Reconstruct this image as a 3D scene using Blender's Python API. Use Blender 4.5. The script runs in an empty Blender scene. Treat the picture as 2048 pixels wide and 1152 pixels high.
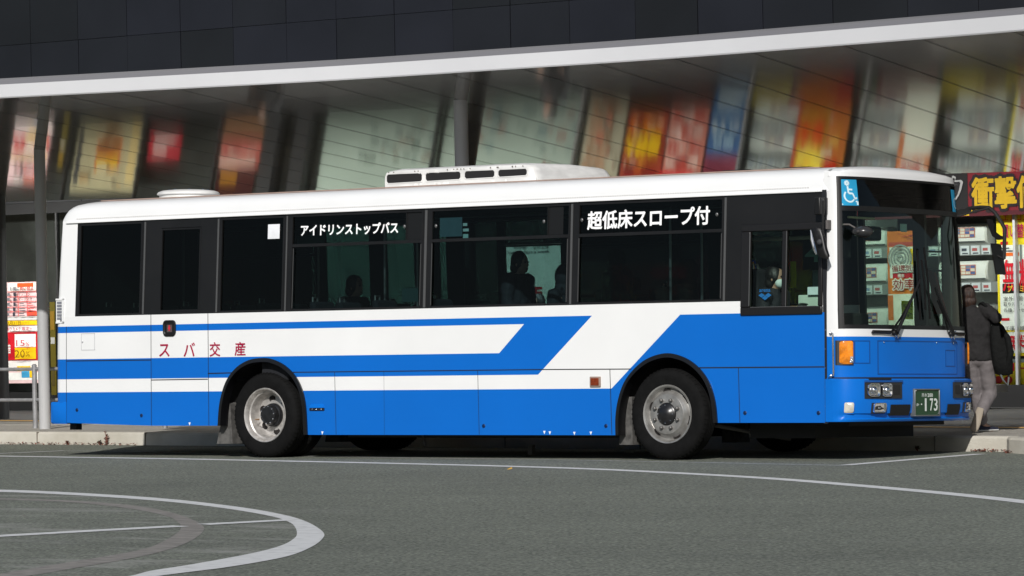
import bpy, math, random
from mathutils import Vector, Matrix
random.seed(7)
R = math.radians
scene = bpy.context.scene
COL = scene.collection

# ------------------------------------------------------------------ camera, world, sun, exposure
FPX, CAMLOC, YAW, PITCH, ROLL = 8000.0, Vector((24.36427, -34.69242, 1.55)), -0.65, 0.00730, -0.02093
fwd = Vector((math.sin(YAW)*math.cos(PITCH), math.cos(YAW)*math.cos(PITCH), math.sin(PITCH)))
_r = Vector((math.cos(YAW), -math.sin(YAW), 0)); _u = _r.cross(fwd)
CR = _r*math.cos(ROLL) + _u*math.sin(ROLL)
CU = -_r*math.sin(ROLL) + _u*math.cos(ROLL)
cd = bpy.data.cameras.new('camera'); cam = bpy.data.objects.new('camera', cd); COL.objects.link(cam)
m = Matrix((CR, CU, -fwd)).transposed().to_4x4(); m.translation = CAMLOC; cam.matrix_world = m
cd.sensor_width = 36; cd.lens = FPX/2048*36; cd.clip_start = .5; cd.clip_end = 2000
scene.camera = cam

SUN_EL, SUN_AZ = R(31), R(28)          # SUN_AZ: swing of the sun from -Y towards +X
world = bpy.data.worlds.new('World'); scene.world = world; world.use_nodes = True
wn = world.node_tree.nodes; wl = world.node_tree.links
sky = wn.new('ShaderNodeTexSky'); sky.sky_type = 'NISHITA'; sky.sun_disc = False
sky.sun_elevation = SUN_EL; sky.sun_rotation = math.pi - SUN_AZ
wl.new(sky.outputs[0], wn['Background'].inputs[0]); wn['Background'].inputs[1].default_value = 0.065
sd = bpy.data.lights.new('sun', 'SUN'); sun = bpy.data.objects.new('sun', sd); COL.objects.link(sun)
sd.energy = 4.0; sd.angle = R(.5); sd.color = (1, .975, .935)
tosun = Vector((math.sin(SUN_AZ)*math.cos(SUN_EL), -math.cos(SUN_AZ)*math.cos(SUN_EL), math.sin(SUN_EL)))
sun.rotation_euler = tosun.to_track_quat('Z', 'Y').to_euler(); sun.location = (20, -30, 30)
vs = scene.view_settings; scene.display_settings.display_device = 'sRGB'
vs.view_transform = 'Standard'; vs.look = 'None'; vs.exposure = 0.0; vs.gamma = 1; vs.use_curve_mapping = False

# ------------------------------------------------------------------ rays
LEAN = .025
ROOT_ROT = Matrix.Rotation(-LEAN, 3, 'X'); INV = ROOT_ROT.inverted()

def ray(px, py):
    return (fwd*FPX + CR*(px-1024) - CU*(py-576)).normalized()
def gz(px, py, z):
    d = ray(px, py); return CAMLOC + d*((z-CAMLOC.z)/d.z)
def wy(px, py, y):
    d = ray(px, py); return CAMLOC + d*((y-CAMLOC.y)/d.y)
def th(z): return max(0.0, z-1.64)*.047            # the side leans inwards above the belt
LC = INV @ CAMLOC
def bs(px, py, y=0.0):                              # a point of the bus, in its own frame, at depth y
    d = INV @ ray(px, py); return LC + d*((y-LC.y)/d.y)
def bt(px, py):
    p = bs(px, py, 0)
    for _ in range(4): p = bs(px, py, th(p.z))
    return p

# ------------------------------------------------------------------ mesh builder
class MB:
    def __init__(s): s.v = []; s.f = []; s.mi = []; s.m = 0
    def add(s, vs, fs):
        o = len(s.v); s.v += [tuple(v) for v in vs]; s.f += [tuple(i+o for i in f) for f in fs]; s.mi += [s.m]*len(fs); return s
    def box(s, a, b):
        x0, y0, z0 = a; x1, y1, z1 = b
        return s.hexa([(x0,y0,z0),(x1,y0,z0),(x1,y1,z0),(x0,y1,z0),(x0,y0,z1),(x1,y0,z1),(x1,y1,z1),(x0,y1,z1)])
    def hexa(s, c): return s.add(c, [(0,3,2,1),(4,5,6,7),(0,1,5,4),(1,2,6,5),(2,3,7,6),(3,0,4,7)])
    def quad(s, a, b, c, d): return s.add([a,b,c,d], [(0,1,2,3)])
    def poly(s, pts): return s.add(pts, [tuple(range(len(pts)))])
    def prism(s, pts, off):                         # polygon extruded by a vector
        n = len(pts); off = Vector(off)
        v = [Vector(p) for p in pts] + [Vector(p)+off for p in pts]
        return s.add(v, [tuple(range(n)), tuple(range(2*n-1, n-1, -1))] + [(i, i+n, (i+1) % n+n, (i+1) % n) for i in range(n)])
    def loft(s, rings, closed=True, cap=True):
        n = len(rings[0]); v = [p for r in rings for p in r]; f = []
        for k in range(len(rings)-1):
            for i in range(n if closed else n-1):
                j = (i+1) % n; f.append((k*n+i, k*n+j, (k+1)*n+j, (k+1)*n+i))
        if cap: f += [tuple(range(n-1, -1, -1)), tuple(range((len(rings)-1)*n, len(rings)*n))]
        return s.add(v, f)
    def tube(s, path, r, n=10, cap=True):
        path = [Vector(p) for p in path]; rings = []
        rr = r if isinstance(r, (list, tuple)) else [r]*len(path)
        up = None
        for i, p in enumerate(path):
            t = (path[min(i+1, len(path)-1)] - path[max(i-1, 0)]).normalized()
            if up is None: up = t.orthogonal().normalized()
            up = (up - t*up.dot(t)).normalized(); w = t.cross(up)
            rings.append([p + (up*math.cos(2*math.pi*k/n) + w*math.sin(2*math.pi*k/n))*rr[i] for k in range(n)])
        return s.loft(rings, True, cap)
    def lathe(s, prof, o, axis, n=32, cap=False):   # prof: (radius, along axis)
        axis = Vector(axis).normalized(); a = axis.orthogonal().normalized(); b = axis.cross(a); o = Vector(o)
        return s.loft([[o + axis*h + (a*math.cos(2*math.pi*k/n) + b*math.sin(2*math.pi*k/n))*r for k in range(n)] for r, h in prof], True, cap)
    def ball(s, c, r, n=12, k=8):
        c = Vector(c); r = r if isinstance(r, (tuple, list)) else (r, r, r)
        return s.loft([[c + Vector((r[0]*math.sin(a)*math.cos(b), r[1]*math.sin(a)*math.sin(b), r[2]*math.cos(a))) for b in [2*math.pi*j/n for j in range(n)]] for a in [math.pi*(.02+.96*i/k) for i in range(k+1)]])
    def build(s, name, mats, parent=None, smooth=35, bevel=0, seg=2):
        me = bpy.data.meshes.new(name); me.from_pydata(s.v, [], s.f); me.update()
        mats = mats if isinstance(mats, (list, tuple)) else [mats]
        for x in mats: me.materials.append(x)
        if len(mats) > 1: me.polygons.foreach_set('material_index', s.mi)
        if smooth:
            me.polygons.foreach_set('use_smooth', [True]*len(me.polygons)); me.set_sharp_from_angle(angle=R(smooth))
        o = bpy.data.objects.new(name, me); COL.objects.link(o)
        if parent: o.parent = parent
        if bevel:
            b = o.modifiers.new('bevel', 'BEVEL'); b.width = bevel; b.segments = seg; b.limit_method = 'ANGLE'; b.angle_limit = R(40); b.harden_normals = False
        return o

def tag(o, label=None, cat=None, group=None, kind=None):
    if label: o['label'] = label
    if cat: o['category'] = cat
    if group: o['group'] = group
    if kind: o['kind'] = kind
    return o
def empty(name, loc, label, cat, group=None, rz=0):
    o = bpy.data.objects.new(name, None); COL.objects.link(o); o.location = loc; o.rotation_euler = (0, 0, rz); o.empty_display_size = .2
    return tag(o, label, cat, group)
def copy_tree(o, parent=None):
    c = o.copy(); COL.objects.link(c); c.parent = parent
    for ch in o.children: copy_tree(ch, c)
    return c
_txt = {}
def text_verts(s, bold):
    k = (s, bold)
    if k not in _txt:
        cu = bpy.data.curves.new('lettering', 'FONT'); cu.body = s; cu.offset = bold; cu.resolution_u = 2
        o = bpy.data.objects.new('lettering', cu); COL.objects.link(o); bpy.context.view_layer.update()
        me = bpy.data.meshes.new_from_object(o.evaluated_get(bpy.context.evaluated_depsgraph_get()))
        v = [(p.co.x, p.co.y) for p in me.vertices]; f = [tuple(p.vertices) for p in me.polygons]
        x0 = min(a for a, b in v); x1 = max(a for a, b in v); y0 = min(b for a, b in v); y1 = max(b for a, b in v)
        _txt[k] = ([((a-x0)/max(x1-x0, 1e-5), (b-y0)/max(y1-y0, 1e-5)) for a, b in v], f)
        bpy.data.objects.remove(o); bpy.data.meshes.remove(me); bpy.data.curves.remove(cu)
    return _txt[k]
def put_text(mb, s, o, rv, uv, bold=.01):           # text stretched over origin + width vector, height vector
    v, f = text_verts(s, min(bold, .006)); o = Vector(o); rv = Vector(rv); uv = Vector(uv); nz = rv.cross(uv).normalized()
    b = max(0, bold-.006); h = uv.length; w = rv.length; L = max(1, len(s)); e = b*h*.9
    for k, (dx, dy) in enumerate(((0, 0), (1, 0), (-1, 0), (0, 1), (0, -1), (.7, .7), (-.7, .7), (.7, -.7), (-.7, -.7)) if b > 0 else ((0, 0),)):
        q = o + rv.normalized()*dx*e + uv.normalized()*dy*e + nz*(.00025*k); mb.add([q + rv*a + uv*c for a, c in v], f)
    return mb

# ------------------------------------------------------------------ materials
def mat(name, col, rough=.5, metal=0.0, var=0.0, scale=3.0, bump=0.0, bscale=40.0, coat=0.0, spec=.5, col2=None, lo=.35, hi=.65, det=4, stretch=None):
    M = bpy.data.materials.new(name); M.use_nodes = True; nt = M.node_tree; N = nt.nodes; b = N['Principled BSDF']
    b.inputs['Roughness'].default_value = rough; b.inputs['Metallic'].default_value = metal
    b.inputs['Coat Weight'].default_value = coat; b.inputs['Coat Roughness'].default_value = .06; b.inputs['Specular IOR Level'].default_value = spec
    c = (*col, 1); b.inputs['Base Color'].default_value = c
    if var or col2 or bump:
        tc = N.new('ShaderNodeTexCoord'); src = tc.outputs['Object']
        if stretch:
            mp = N.new('ShaderNodeMapping'); mp.inputs['Scale'].default_value = stretch; nt.links.new(src, mp.inputs[0]); src = mp.outputs[0]
    if var or col2:
        n = N.new('ShaderNodeTexNoise'); n.inputs['Scale'].default_value = scale; n.inputs['Detail'].default_value = det; nt.links.new(src, n.inputs[0])
        r = N.new('ShaderNodeValToRGB'); r.color_ramp.elements[0].position = lo; r.color_ramp.elements[1].position = hi
        r.color_ramp.elements[0].color = c if col2 else (*[x*(1-var) for x in col], 1)
        r.color_ramp.elements[1].color = (*col2, 1) if col2 else (*[min(1, x*(1+var)) for x in col], 1)
        nt.links.new(n.outputs[0], r.inputs[0]); nt.links.new(r.outputs[0], b.inputs['Base Color'])
    if bump:
        n2 = N.new('ShaderNodeTexNoise'); n2.inputs['Scale'].default_value = bscale; n2.inputs['Detail'].default_value = 3; nt.links.new(src, n2.inputs[0])
        bp = N.new('ShaderNodeBump'); bp.inputs['Strength'].default_value = bump; bp.inputs['Distance'].default_value = .02
        nt.links.new(n2.outputs[0], bp.inputs['Height']); nt.links.new(bp.outputs[0], b.inputs['Normal'])
    return M
def glass(name, tint, ior=1.5, rough=.0, dirt=.0):
    M = bpy.data.materials.new(name); M.use_nodes = True; nt = M.node_tree; N = nt.nodes; N.remove(N['Principled BSDF'])
    t = N.new('ShaderNodeBsdfTransparent'); t.inputs[0].default_value = (*tint, 1)
    g = N.new('ShaderNodeBsdfGlossy'); g.inputs['Roughness'].default_value = rough
    fr = N.new('ShaderNodeFresnel'); fr.inputs[0].default_value = ior
    mx = N.new('ShaderNodeMixShader'); nt.links.new(fr.outputs[0], mx.inputs[0]); nt.links.new(t.outputs[0], mx.inputs[1]); nt.links.new(g.outputs[0], mx.inputs[2])
    nt.links.new(mx.outputs[0], N['Material Output'].inputs[0]); return M
_flat = {}
def flat(r, g, b, rough=.65):                       # printed ink / plain colour, given as sRGB 0-255
    k = (r, g, b, rough)
    if k not in _flat:
        lin = [((c/255+.055)/1.055)**2.4 if c > 10 else c/255/12.92 for c in (r, g, b)]
        _flat[k] = mat('ink_%02x%02x%02x' % (r, g, b), lin, rough, var=.06, scale=9, spec=.25)
    return _flat[k]

WHITE = (.77, .77, .765); BLUE = (.003, .128, .52)
M_white = mat('white_paint', WHITE, .32, var=.02, scale=1.2, coat=.25)
M_black = mat('black_trim', (.0065, .006, .006), .42, var=.25, scale=2)
M_matte = mat('dark_matte', (.01, .01, .01), .8)
M_rubber = mat('tyre_rubber', (.0042, .0042, .0043), .85, spec=.18, var=.3, scale=14, bump=.15, bscale=60)
M_mud = mat('mud_flap_rubber', (.075, .072, .068), .8, var=.45, scale=12)
M_alu = mat('dull_aluminium', (.30, .30, .31), .42, metal=.7, var=.1, scale=20)
M_chrome = mat('bright_metal', (.72, .72, .74), .18, metal=1)
M_wheel = mat('wheel_silver', (.29, .28, .265), .34, metal=.6, var=.18, scale=9, col2=(.44, .43, .41), bump=.04, bscale=30)
M_wheel2 = mat('wheel_dusty_silver', (.36, .34, .32), .45, metal=.55, scale=16, col2=(.62, .59, .56), lo=.3, hi=.7, bump=.06, bscale=60)
M_hub = mat('hub_black', (.014, .014, .015), .3, var=.3, scale=20)
M_amber = mat('amber_lens', (.74, .22, .012), .12, var=.3, scale=14, coat=.6, bump=.25, bscale=40)
M_redlens = mat('brown_red_lens', (.20, .035, .012), .2, var=.3, scale=40, coat=.5)
M_lens = mat('clear_lens', (.52, .53, .54), .1, metal=.5, var=.3, scale=40, coat=.8, bump=.5, bscale=80)
M_fog = mat('frosted_lens', (.50, .47, .40), .3, var=.12, scale=20, coat=.3)
M_side = glass('dark_side_glass', (.36, .48, .49), 1.3)
M_fardark = glass('far_dark_glass', (.008, .013, .012), 1.3)
M_rearglass = glass('black_rear_glass', (.14, .20, .19), 1.3)
M_drv = glass('driver_glass', (.66, .76, .71), 1.3)
M_screen = glass('windscreen_glass', (.68, .82, .74), 1.42)
M_shopglass = glass('shop_glass', (.90, .95, .92), 1.35)
M_int = mat('bus_interior_grey', (.014, .0145, .0145), .8, var=.2)
M_seat = mat('seat_fabric', (.007, .008, .011), .9, var=.3, scale=30)
M_pole = mat('hand_pole', (.25, .25, .24), .3, metal=.8)
M_line = mat('panel_gap', (.006, .007, .010), .7)
M_gutter = mat('gutter_sealant', (.42, .40, .38), .6)
M_roofgrey = mat('roof_unit_white', (.66, .65, .63), .45, var=.10, scale=4, stretch=(1, 1, 4))
M_red = flat(160, 22, 62)
M_pgreen = mat('plate_green', (.018, .060, .024), .4)
M_pwhite = mat('plate_white', (.72, .76, .72), .4)

def livery():
    """white and blue paint: the bands are cut out of the object's own x and z"""
    M = bpy.data.materials.new('bus_livery'); M.use_nodes = True; nt = M.node_tree; N = nt.nodes; b = N['Principled BSDF']
    tc = N.new('ShaderNodeTexCoord'); sp = N.new('ShaderNodeSeparateXYZ'); nt.links.new(tc.outputs['Object'], sp.inputs[0])
    X, Z = sp.outputs['X'], sp.outputs['Z']
    def op(o, a, c, d=None):
        n = N.new('ShaderNodeMath'); n.operation = o
        for i, q in enumerate((a, c, d)):
            if q is None: continue
            if isinstance(q, (int, float)): n.inputs[i].default_value = q
            else: nt.links.new(q, n.inputs[i])
        return n.outputs[0]
    lt = lambda a, c: op('LESS_THAN', a, c); gt = lambda a, c: op('GREATER_THAN', a, c)
    AND = lambda *q: q[0] if len(q) == 1 else op('MULTIPLY', q[0], AND(*q[1:]))
    OR = lambda a, c: op('MAXIMUM', a, c)
    z1 = bs(500, 782.2).z; z2 = bs(500, 755.1).z; z3 = bs(500, 713.4).z; z4 = bs(500, 659).z; z5 = bs(500, 645.6).z; zf = bs(1420, 628).z
    def diag(pa, pb):                              # x on a slanted edge as a function of z
        A, B = bs(*pa), bs(*pb); k = (B.x-A.x)/(B.z-A.z); return op('MULTIPLY_ADD', Z, k, A.x-k*A.z)
    d0 = diag((997, 707.8), (1046.5, 650)); d1 = diag((1075.5, 750), (1183.4, 632)); d2 = diag((1223, 777), (1360.5, 629))
    blue = lt(Z, z1)
    band = AND(gt(Z, z2), lt(Z, z5), lt(X, d1))
    inner = AND(gt(Z, z3), lt(Z, z4), lt(X, d0))
    blue = OR(blue, op('SUBTRACT', band, inner)); blue = OR(blue, AND(gt(X, d2), lt(Z, zf)))
    blue = op('MINIMUM', op('MAXIMUM', blue, 0.0), 1.0)
    n = N.new('ShaderNodeTexNoise'); n.inputs['Scale'].default_value = 1.3; n.inputs['Detail'].default_value = 6; nt.links.new(tc.outputs['Object'], n.inputs[0])
    mx = N.new('ShaderNodeMix'); mx.data_type = 'RGBA'; nt.links.new(blue, mx.inputs[0]); mx.inputs[6].default_value = (*WHITE, 1); mx.inputs[7].default_value = (*BLUE, 1)
    dz = op('MULTIPLY_ADD', n.outputs[0], .14, .93)
    hs = N.new('ShaderNodeHueSaturation'); nt.links.new(dz, hs.inputs['Value']); nt.links.new(mx.outputs[2], hs.inputs['Color']); nt.links.new(hs.outputs[0], b.inputs['Base Color'])
    b.inputs['Specular IOR Level'].default_value = .3; b.inputs['Roughness'].default_value = .36; b.inputs['Coat Weight'].default_value = .15; b.inputs['Coat Roughness'].default_value = .08
    n2 = N.new('ShaderNodeTexNoise'); n2.inputs['Scale'].default_value = 1.1; nt.links.new(tc.outputs['Object'], n2.inputs[0])
    bp = N.new('ShaderNodeBump'); bp.inputs['Strength'].default_value = .12; bp.inputs['Distance'].default_value = .02; nt.links.new(n2.outputs[0], bp.inputs['Height']); nt.links.new(bp.outputs[0], b.inputs['Coat Normal'])
    return M
M_livery = livery()
M_blue = mat('blue_paint', (.0025, .140, .56), .34, var=.06, scale=1.3, coat=.06, spec=.22)

# ================================================================== SETTING
WALL_Y = 13.6
PZ = .16
def interp(pts, x):
    for (a, b), (c, d) in zip(pts, pts[1:]):
        if x <= c: return b + (d-b)*(x-a)/(c-a)
    return pts[-1][1]
M_asphalt = mat('asphalt', (.085, .094, .074), .9, scale=36, col2=(.207, .217, .176), lo=.38, hi=.64, det=8, bump=.5, bscale=130)
def asphalt_patches():
    nt = M_asphalt.node_tree; N = nt.nodes; b = N['Principled BSDF']; src = b.inputs['Base Color'].links[0].from_socket
    tc = N.new('ShaderNodeTexCoord'); n = N.new('ShaderNodeTexNoise'); n.inputs['Scale'].default_value = .35; n.inputs['Detail'].default_value = 7; n.inputs['Roughness'].default_value = .65
    nt.links.new(tc.outputs['Object'], n.inputs[0])
    mr = N.new('ShaderNodeMapRange'); mr.inputs[1].default_value = .3; mr.inputs[2].default_value = .7; mr.inputs[3].default_value = .86; mr.inputs[4].default_value = 1.14; nt.links.new(n.outputs[0], mr.inputs[0])
    v = N.new('ShaderNodeTexVoronoi'); v.inputs['Scale'].default_value = 45; nt.links.new(tc.outputs['Object'], v.inputs[0])
    mr2 = N.new('ShaderNodeMapRange'); mr2.inputs[1].default_value = 0; mr2.inputs[2].default_value = 1; mr2.inputs[3].default_value = .62; mr2.inputs[4].default_value = 1.45
    sx = N.new('ShaderNodeSeparateColor'); nt.links.new(v.outputs['Color'], sx.inputs[0]); nt.links.new(sx.outputs[0], mr2.inputs[0])
    mu = N.new('ShaderNodeMath'); mu.operation = 'MULTIPLY'; nt.links.new(mr.outputs[0], mu.inputs[0]); nt.links.new(mr2.outputs[0], mu.inputs[1])
    hs = N.new('ShaderNodeHueSaturation'); nt.links.new(src, hs.inputs['Color']); nt.links.new(mu.outputs[0], hs.inputs['Value']); nt.links.new(hs.outputs[0], b.inputs['Base Color'])
asphalt_patches()
def streaks(M, rot, sc, lo, hi, amp, col):
    nt = M.node_tree; N = nt.nodes; b = N['Principled BSDF']; src = b.inputs['Base Color'].links[0].from_socket
    tc = N.new('ShaderNodeTexCoord'); mp = N.new('ShaderNodeMapping'); mp.inputs['Rotation'].default_value = (0, 0, rot); mp.inputs['Scale'].default_value = sc; nt.links.new(tc.outputs['Object'], mp.inputs[0])
    n = N.new('ShaderNodeTexNoise'); n.inputs['Scale'].default_value = 1.3; n.inputs['Detail'].default_value = 10; n.inputs['Roughness'].default_value = .7; nt.links.new(mp.outputs[0], n.inputs[0])
    r = N.new('ShaderNodeMapRange'); r.inputs[1].default_value = lo; r.inputs[2].default_value = hi; r.inputs[3].default_value = 0; r.inputs[4].default_value = amp; nt.links.new(n.outputs[0], r.inputs[0])
    mx = N.new('ShaderNodeMix'); mx.data_type = 'RGBA'; nt.links.new(r.outputs[0], mx.inputs[0]); nt.links.new(src, mx.inputs[6]); mx.inputs[7].default_value = (*col, 1); nt.links.new(mx.outputs[2], b.inputs['Base Color'])
streaks(M_asphalt, .35, (.12, .9, 1), .60, .74, .45, (.26, .255, .235)); streaks(M_asphalt, .15, (.06, .5, 1), .56, .8, .5, (.075, .08, .072))
M_paint = mat('road_paint', (.63, .63, .62), .8, scale=9, col2=(.40, .40, .39), lo=.5, hi=.8, det=8)
M_paintworn = mat('worn_road_paint', (.36, .37, .36), .85, scale=20, col2=(.19, .20, .19), lo=.4, hi=.62, det=9)
M_conc = mat('island_concrete', (.215, .20, .18), .9, var=.2, scale=8, bump=.3)
M_kerb = mat('kerb_concrete', (.46, .43, .36), .9, scale=2.5, col2=(.56, .53, .46), lo=.35, hi=.65, bump=.3, bscale=60)
M_pave = mat('pavement_blocks', (.29, .27, .24), .9, scale=22, col2=(.42, .395, .35), lo=.3, hi=.7, bump=.3, bscale=50)
M_yellow = mat('yellow_tactile', (.55, .30, .06), .8, var=.2, scale=10)
M_inner = M_asphalt.copy(); M_inner.name = 'worn_asphalt'
def worn():
    nt = M_inner.node_tree; N = nt.nodes; b = N['Principled BSDF']; src = b.inputs['Base Color'].links[0].from_socket
    tc = N.new('ShaderNodeTexCoord'); mp = N.new('ShaderNodeMapping'); mp.inputs['Rotation'].default_value = (0, 0, -.6); mp.inputs['Scale'].default_value = (.35, 1.3, 1); nt.links.new(tc.outputs['Object'], mp.inputs[0])
    n = N.new('ShaderNodeTexNoise'); n.inputs['Scale'].default_value = 1.6; n.inputs['Detail'].default_value = 10; n.inputs['Roughness'].default_value = .72; nt.links.new(mp.outputs[0], n.inputs[0])
    r = N.new('ShaderNodeMapRange'); r.inputs[1].default_value = .50; r.inputs[2].default_value = .68; r.inputs[3].default_value = 0; r.inputs[4].default_value = .75; nt.links.new(n.outputs[0], r.inputs[0])
    mx = N.new('ShaderNodeMix'); mx.data_type = 'RGBA'; nt.links.new(r.outputs[0], mx.inputs[0]); nt.links.new(src, mx.inputs[6]); mx.inputs[7].default_value = (.34, .335, .31, 1); nt.links.new(mx.outputs[2], b.inputs['Base Color'])
worn()

mb = MB(); G = [-400, -160, -60, -20, 0, 20, 60, 160, 400]
for i in range(8):
    for j in range(8): mb.quad((G[i], G[j], 0), (G[i+1], G[j], 0), (G[i+1], G[j+1], 0), (G[i], G[j+1], 0))
tag(mb.build('road', M_asphalt, smooth=0), kind='structure')
def spline(pts, k=6):
    out = []; P = [pts[0]]+list(pts)+[pts[-1]]
    for i in range(1, len(P)-2):
        a, b, c, d = [Vector(q) for q in P[i-1:i+3]]
        for t in range(k):
            t /= k; out.append(.5*((2*b)+(-a+c)*t+(2*a-5*b+4*c-d)*t*t+(-a+3*b-3*c+d)*t**3))
    out.append(Vector(pts[-1])); return out
def strip(name, outer, inner, material, z):
    A = [gz(p.x, p.y, 0) for p in spline(outer)]; B = [gz(p.x, p.y, 0) for p in spline(inner)]
    n = min(len(A), len(B)); mb = MB()
    for i in range(n-1): mb.quad((A[i].x, A[i].y, z), (A[i+1].x, A[i+1].y, z), (B[i+1].x, B[i+1].y, z), (B[i].x, B[i].y, z))
    return tag(mb.build(name, material, smooth=0), kind='structure')
def ground_line(name, px, width, material, z):      # a painted line of constant real width along ground points
    P = [gz(p.x, p.y, 0) for p in spline(px, 8)]; mb = MB(); L = []
    for i, p in enumerate(P):
        t = (P[min(i+1, len(P)-1)]-P[max(i-1, 0)]); t.z = 0; t.normalize(); q = Vector((-t.y, t.x, 0))*width/2
        L.append((p+q, p-q))
    for (a, b), (c, d) in zip(L, L[1:]): mb.quad((a.x, a.y, z), (b.x, b.y, z), (d.x, d.y, z), (c.x, c.y, z))
    return tag(mb.build(name, material, smooth=0), kind='structure')
ro = [(-220, 978), (0, 980), (150, 986), (300, 995.5), (400, 1005), (500, 1018), (570, 1031), (610, 1043), (635, 1056), (648, 1068), (645, 1078), (628, 1092), (590, 1109), (540, 1121), (450, 1136), (370, 1146), (290, 1156), (100, 1176)]
ri = [(-220, 981), (0, 984.5), (150, 991), (300, 1001), (400, 1011), (480, 1022), (545, 1034), (578, 1045), (590, 1055), (594, 1068), (588, 1078), (565, 1091), (520, 1104), (450, 1118), (370, 1132), (300, 1143), (240, 1156), (60, 1174)]
strip('road_marking', ro, ri, M_paint, .004)
go = [(-220, 994), (0, 997), (150, 1002), (270, 1012), (340, 1025), (385, 1040), (405, 1052), (408, 1060), (398, 1072), (370, 1088), (320, 1105), (250, 1120), (150, 1137), (60, 1152), (-100, 1170)]
gi = [(-220, 997), (0, 1000), (150, 1006), (260, 1018), (330, 1032), (355, 1044), (362, 1055), (355, 1066), (330, 1082), (290, 1098), (220, 1112), (120, 1128), (10, 1147), (-60, 1156), (-200, 1170)]
strip('road_marking', go, gi, M_conc, .0035)
mb = MB(); mb.poly([(p.x, p.y, .0015) for p in [gz(q.x, q.y, 0) for q in spline(ri)]]); tag(mb.build('road_surface', M_inner, smooth=0), kind='structure')
ground_line('road_marking', [(-120, 1079), (0, 1073), (180, 1063), (362, 1053)], .24, M_paint, .0055)
ground_line('road_marking', [(406, 1050), (500, 1045), (578, 1041)], .22, M_paint, .0055)
ground_line('road_marking', [(-200, 908), (0, 912.5), (320, 917.5), (500, 921), (800, 927.5), (1000, 932.5), (1200, 939), (1400, 949), (1550, 958), (1700, 970), (1900, 988), (2048, 1004), (2200, 1024)], .19, M_paint, .003)
ground_line('road_marking', [(130, 902), (300, 903.6), (480, 909.5), (800, 915.5), (1100, 919.5), (1400, 925), (1690, 931)], .10, M_paintworn, .0015)
ground_line('road_marking', [(1690, 931), (1760, 925), (1850, 917.5), (1960, 908.6)], .16, M_paint, .0045)
ground_line('road_marking', [(-60, 910), (0, 907.5), (70, 904.5), (128, 902)], .10, M_paint, .0045)

# pavement with its kerb
KP = [(-60, 6.4), (-30, 4.6), (-13.3, 3.60), (-10.5, 3.42), (-4, 2.98), (2.1, 2.60), (3.2, 1.98), (8, -1.2), (30, -17)]
KS = spline([(a, b, 0) for a, b in KP], 6)
mb = MB(); mk = MB()
for a, b in zip(KS, KS[1:]):
    na = Vector((0, .22, 0)); nb = na
    mb.quad((a.x, a.y+.22, PZ), (b.x, b.y+.22, PZ), (b.x, 60, PZ), (a.x, 60, PZ))
    ch = .03                                        # softened arris
    r0 = [Vector((a.x, a.y, -.05)), Vector((a.x, a.y+.012, PZ-.02)), Vector((a.x, a.y+.045, PZ+.004)), Vector((a.x, a.y+.22, PZ+.004)), Vector((a.x, a.y+.22, -.05))]
    r1 = [Vector((b.x, b.y, -.05)), Vector((b.x, b.y+.012, PZ-.02)), Vector((b.x, b.y+.045, PZ+.004)), Vector((b.x, b.y+.22, PZ+.004)), Vector((b.x, b.y+.22, -.05))]
    mk.loft([r0, r1], True, False)
tag(mb.build('pavement', M_pave, smooth=0), kind='structure')
tag(mk.build('kerb', M_kerb, smooth=30), kind='structure')
def kerb_y(x): return interp([(p.x, p.y) for p in KS], x)
mb = MB()                                           # dark joints between kerb stones and paving rows
for x in [-22.9+2.05*i for i in range(14)]:
    y = kerb_y(x); mb.box((x-.006, y-.002, 0), (x+.006, y+.2, PZ+.0055))
tag(mb.build('kerb_joint', mat('joint_dirt', (.19, .17, .14), .95), smooth=0), kind='structure')
mb = MB()
for k, off in enumerate((.62, .95, 1.28, 1.61, 1.94, 2.27, 2.6, 2.93)):
    pts = [(x, kerb_y(x)+off) for x in [-40+2*i for i in range(26)]]
    for (a, b), (c, d) in zip(pts, pts[1:]): mb.quad((a, b, PZ+.004), (c, d, PZ+.004), (c, d+.022, PZ+.004), (a, b+.022, PZ+.004))
tag(mb.build('pavement_joint', mat('paving_joint', (.085, .08, .075), .95), smooth=0), kind='structure')
A0, A1 = gz(0, 842, PZ), gz(2048, 856.5, PZ); dr = (A1-A0); A0 = A0-dr*.8; A1 = A1+dr*.25
mb = MB(); mb.quad((A0.x, A0.y-.17, PZ+.008), (A1.x, A1.y-.17, PZ+.008), (A1.x, A1.y+.17, PZ+.008), (A0.x, A0.y+.17, PZ+.008))
tag(mb.build('tactile_strip', M_yellow, smooth=0), kind='structure')
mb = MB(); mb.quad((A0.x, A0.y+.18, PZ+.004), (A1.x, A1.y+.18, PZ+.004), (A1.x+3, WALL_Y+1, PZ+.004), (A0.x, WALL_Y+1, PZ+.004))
tag(mb.build('paving_canopy_shade', mat('canopy_shade_colour', (.030, .030, .030), .85, var=.35, scale=3), smooth=0), kind='structure')  # dark sheet that puts the canopy's shade into the paving colour

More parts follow.
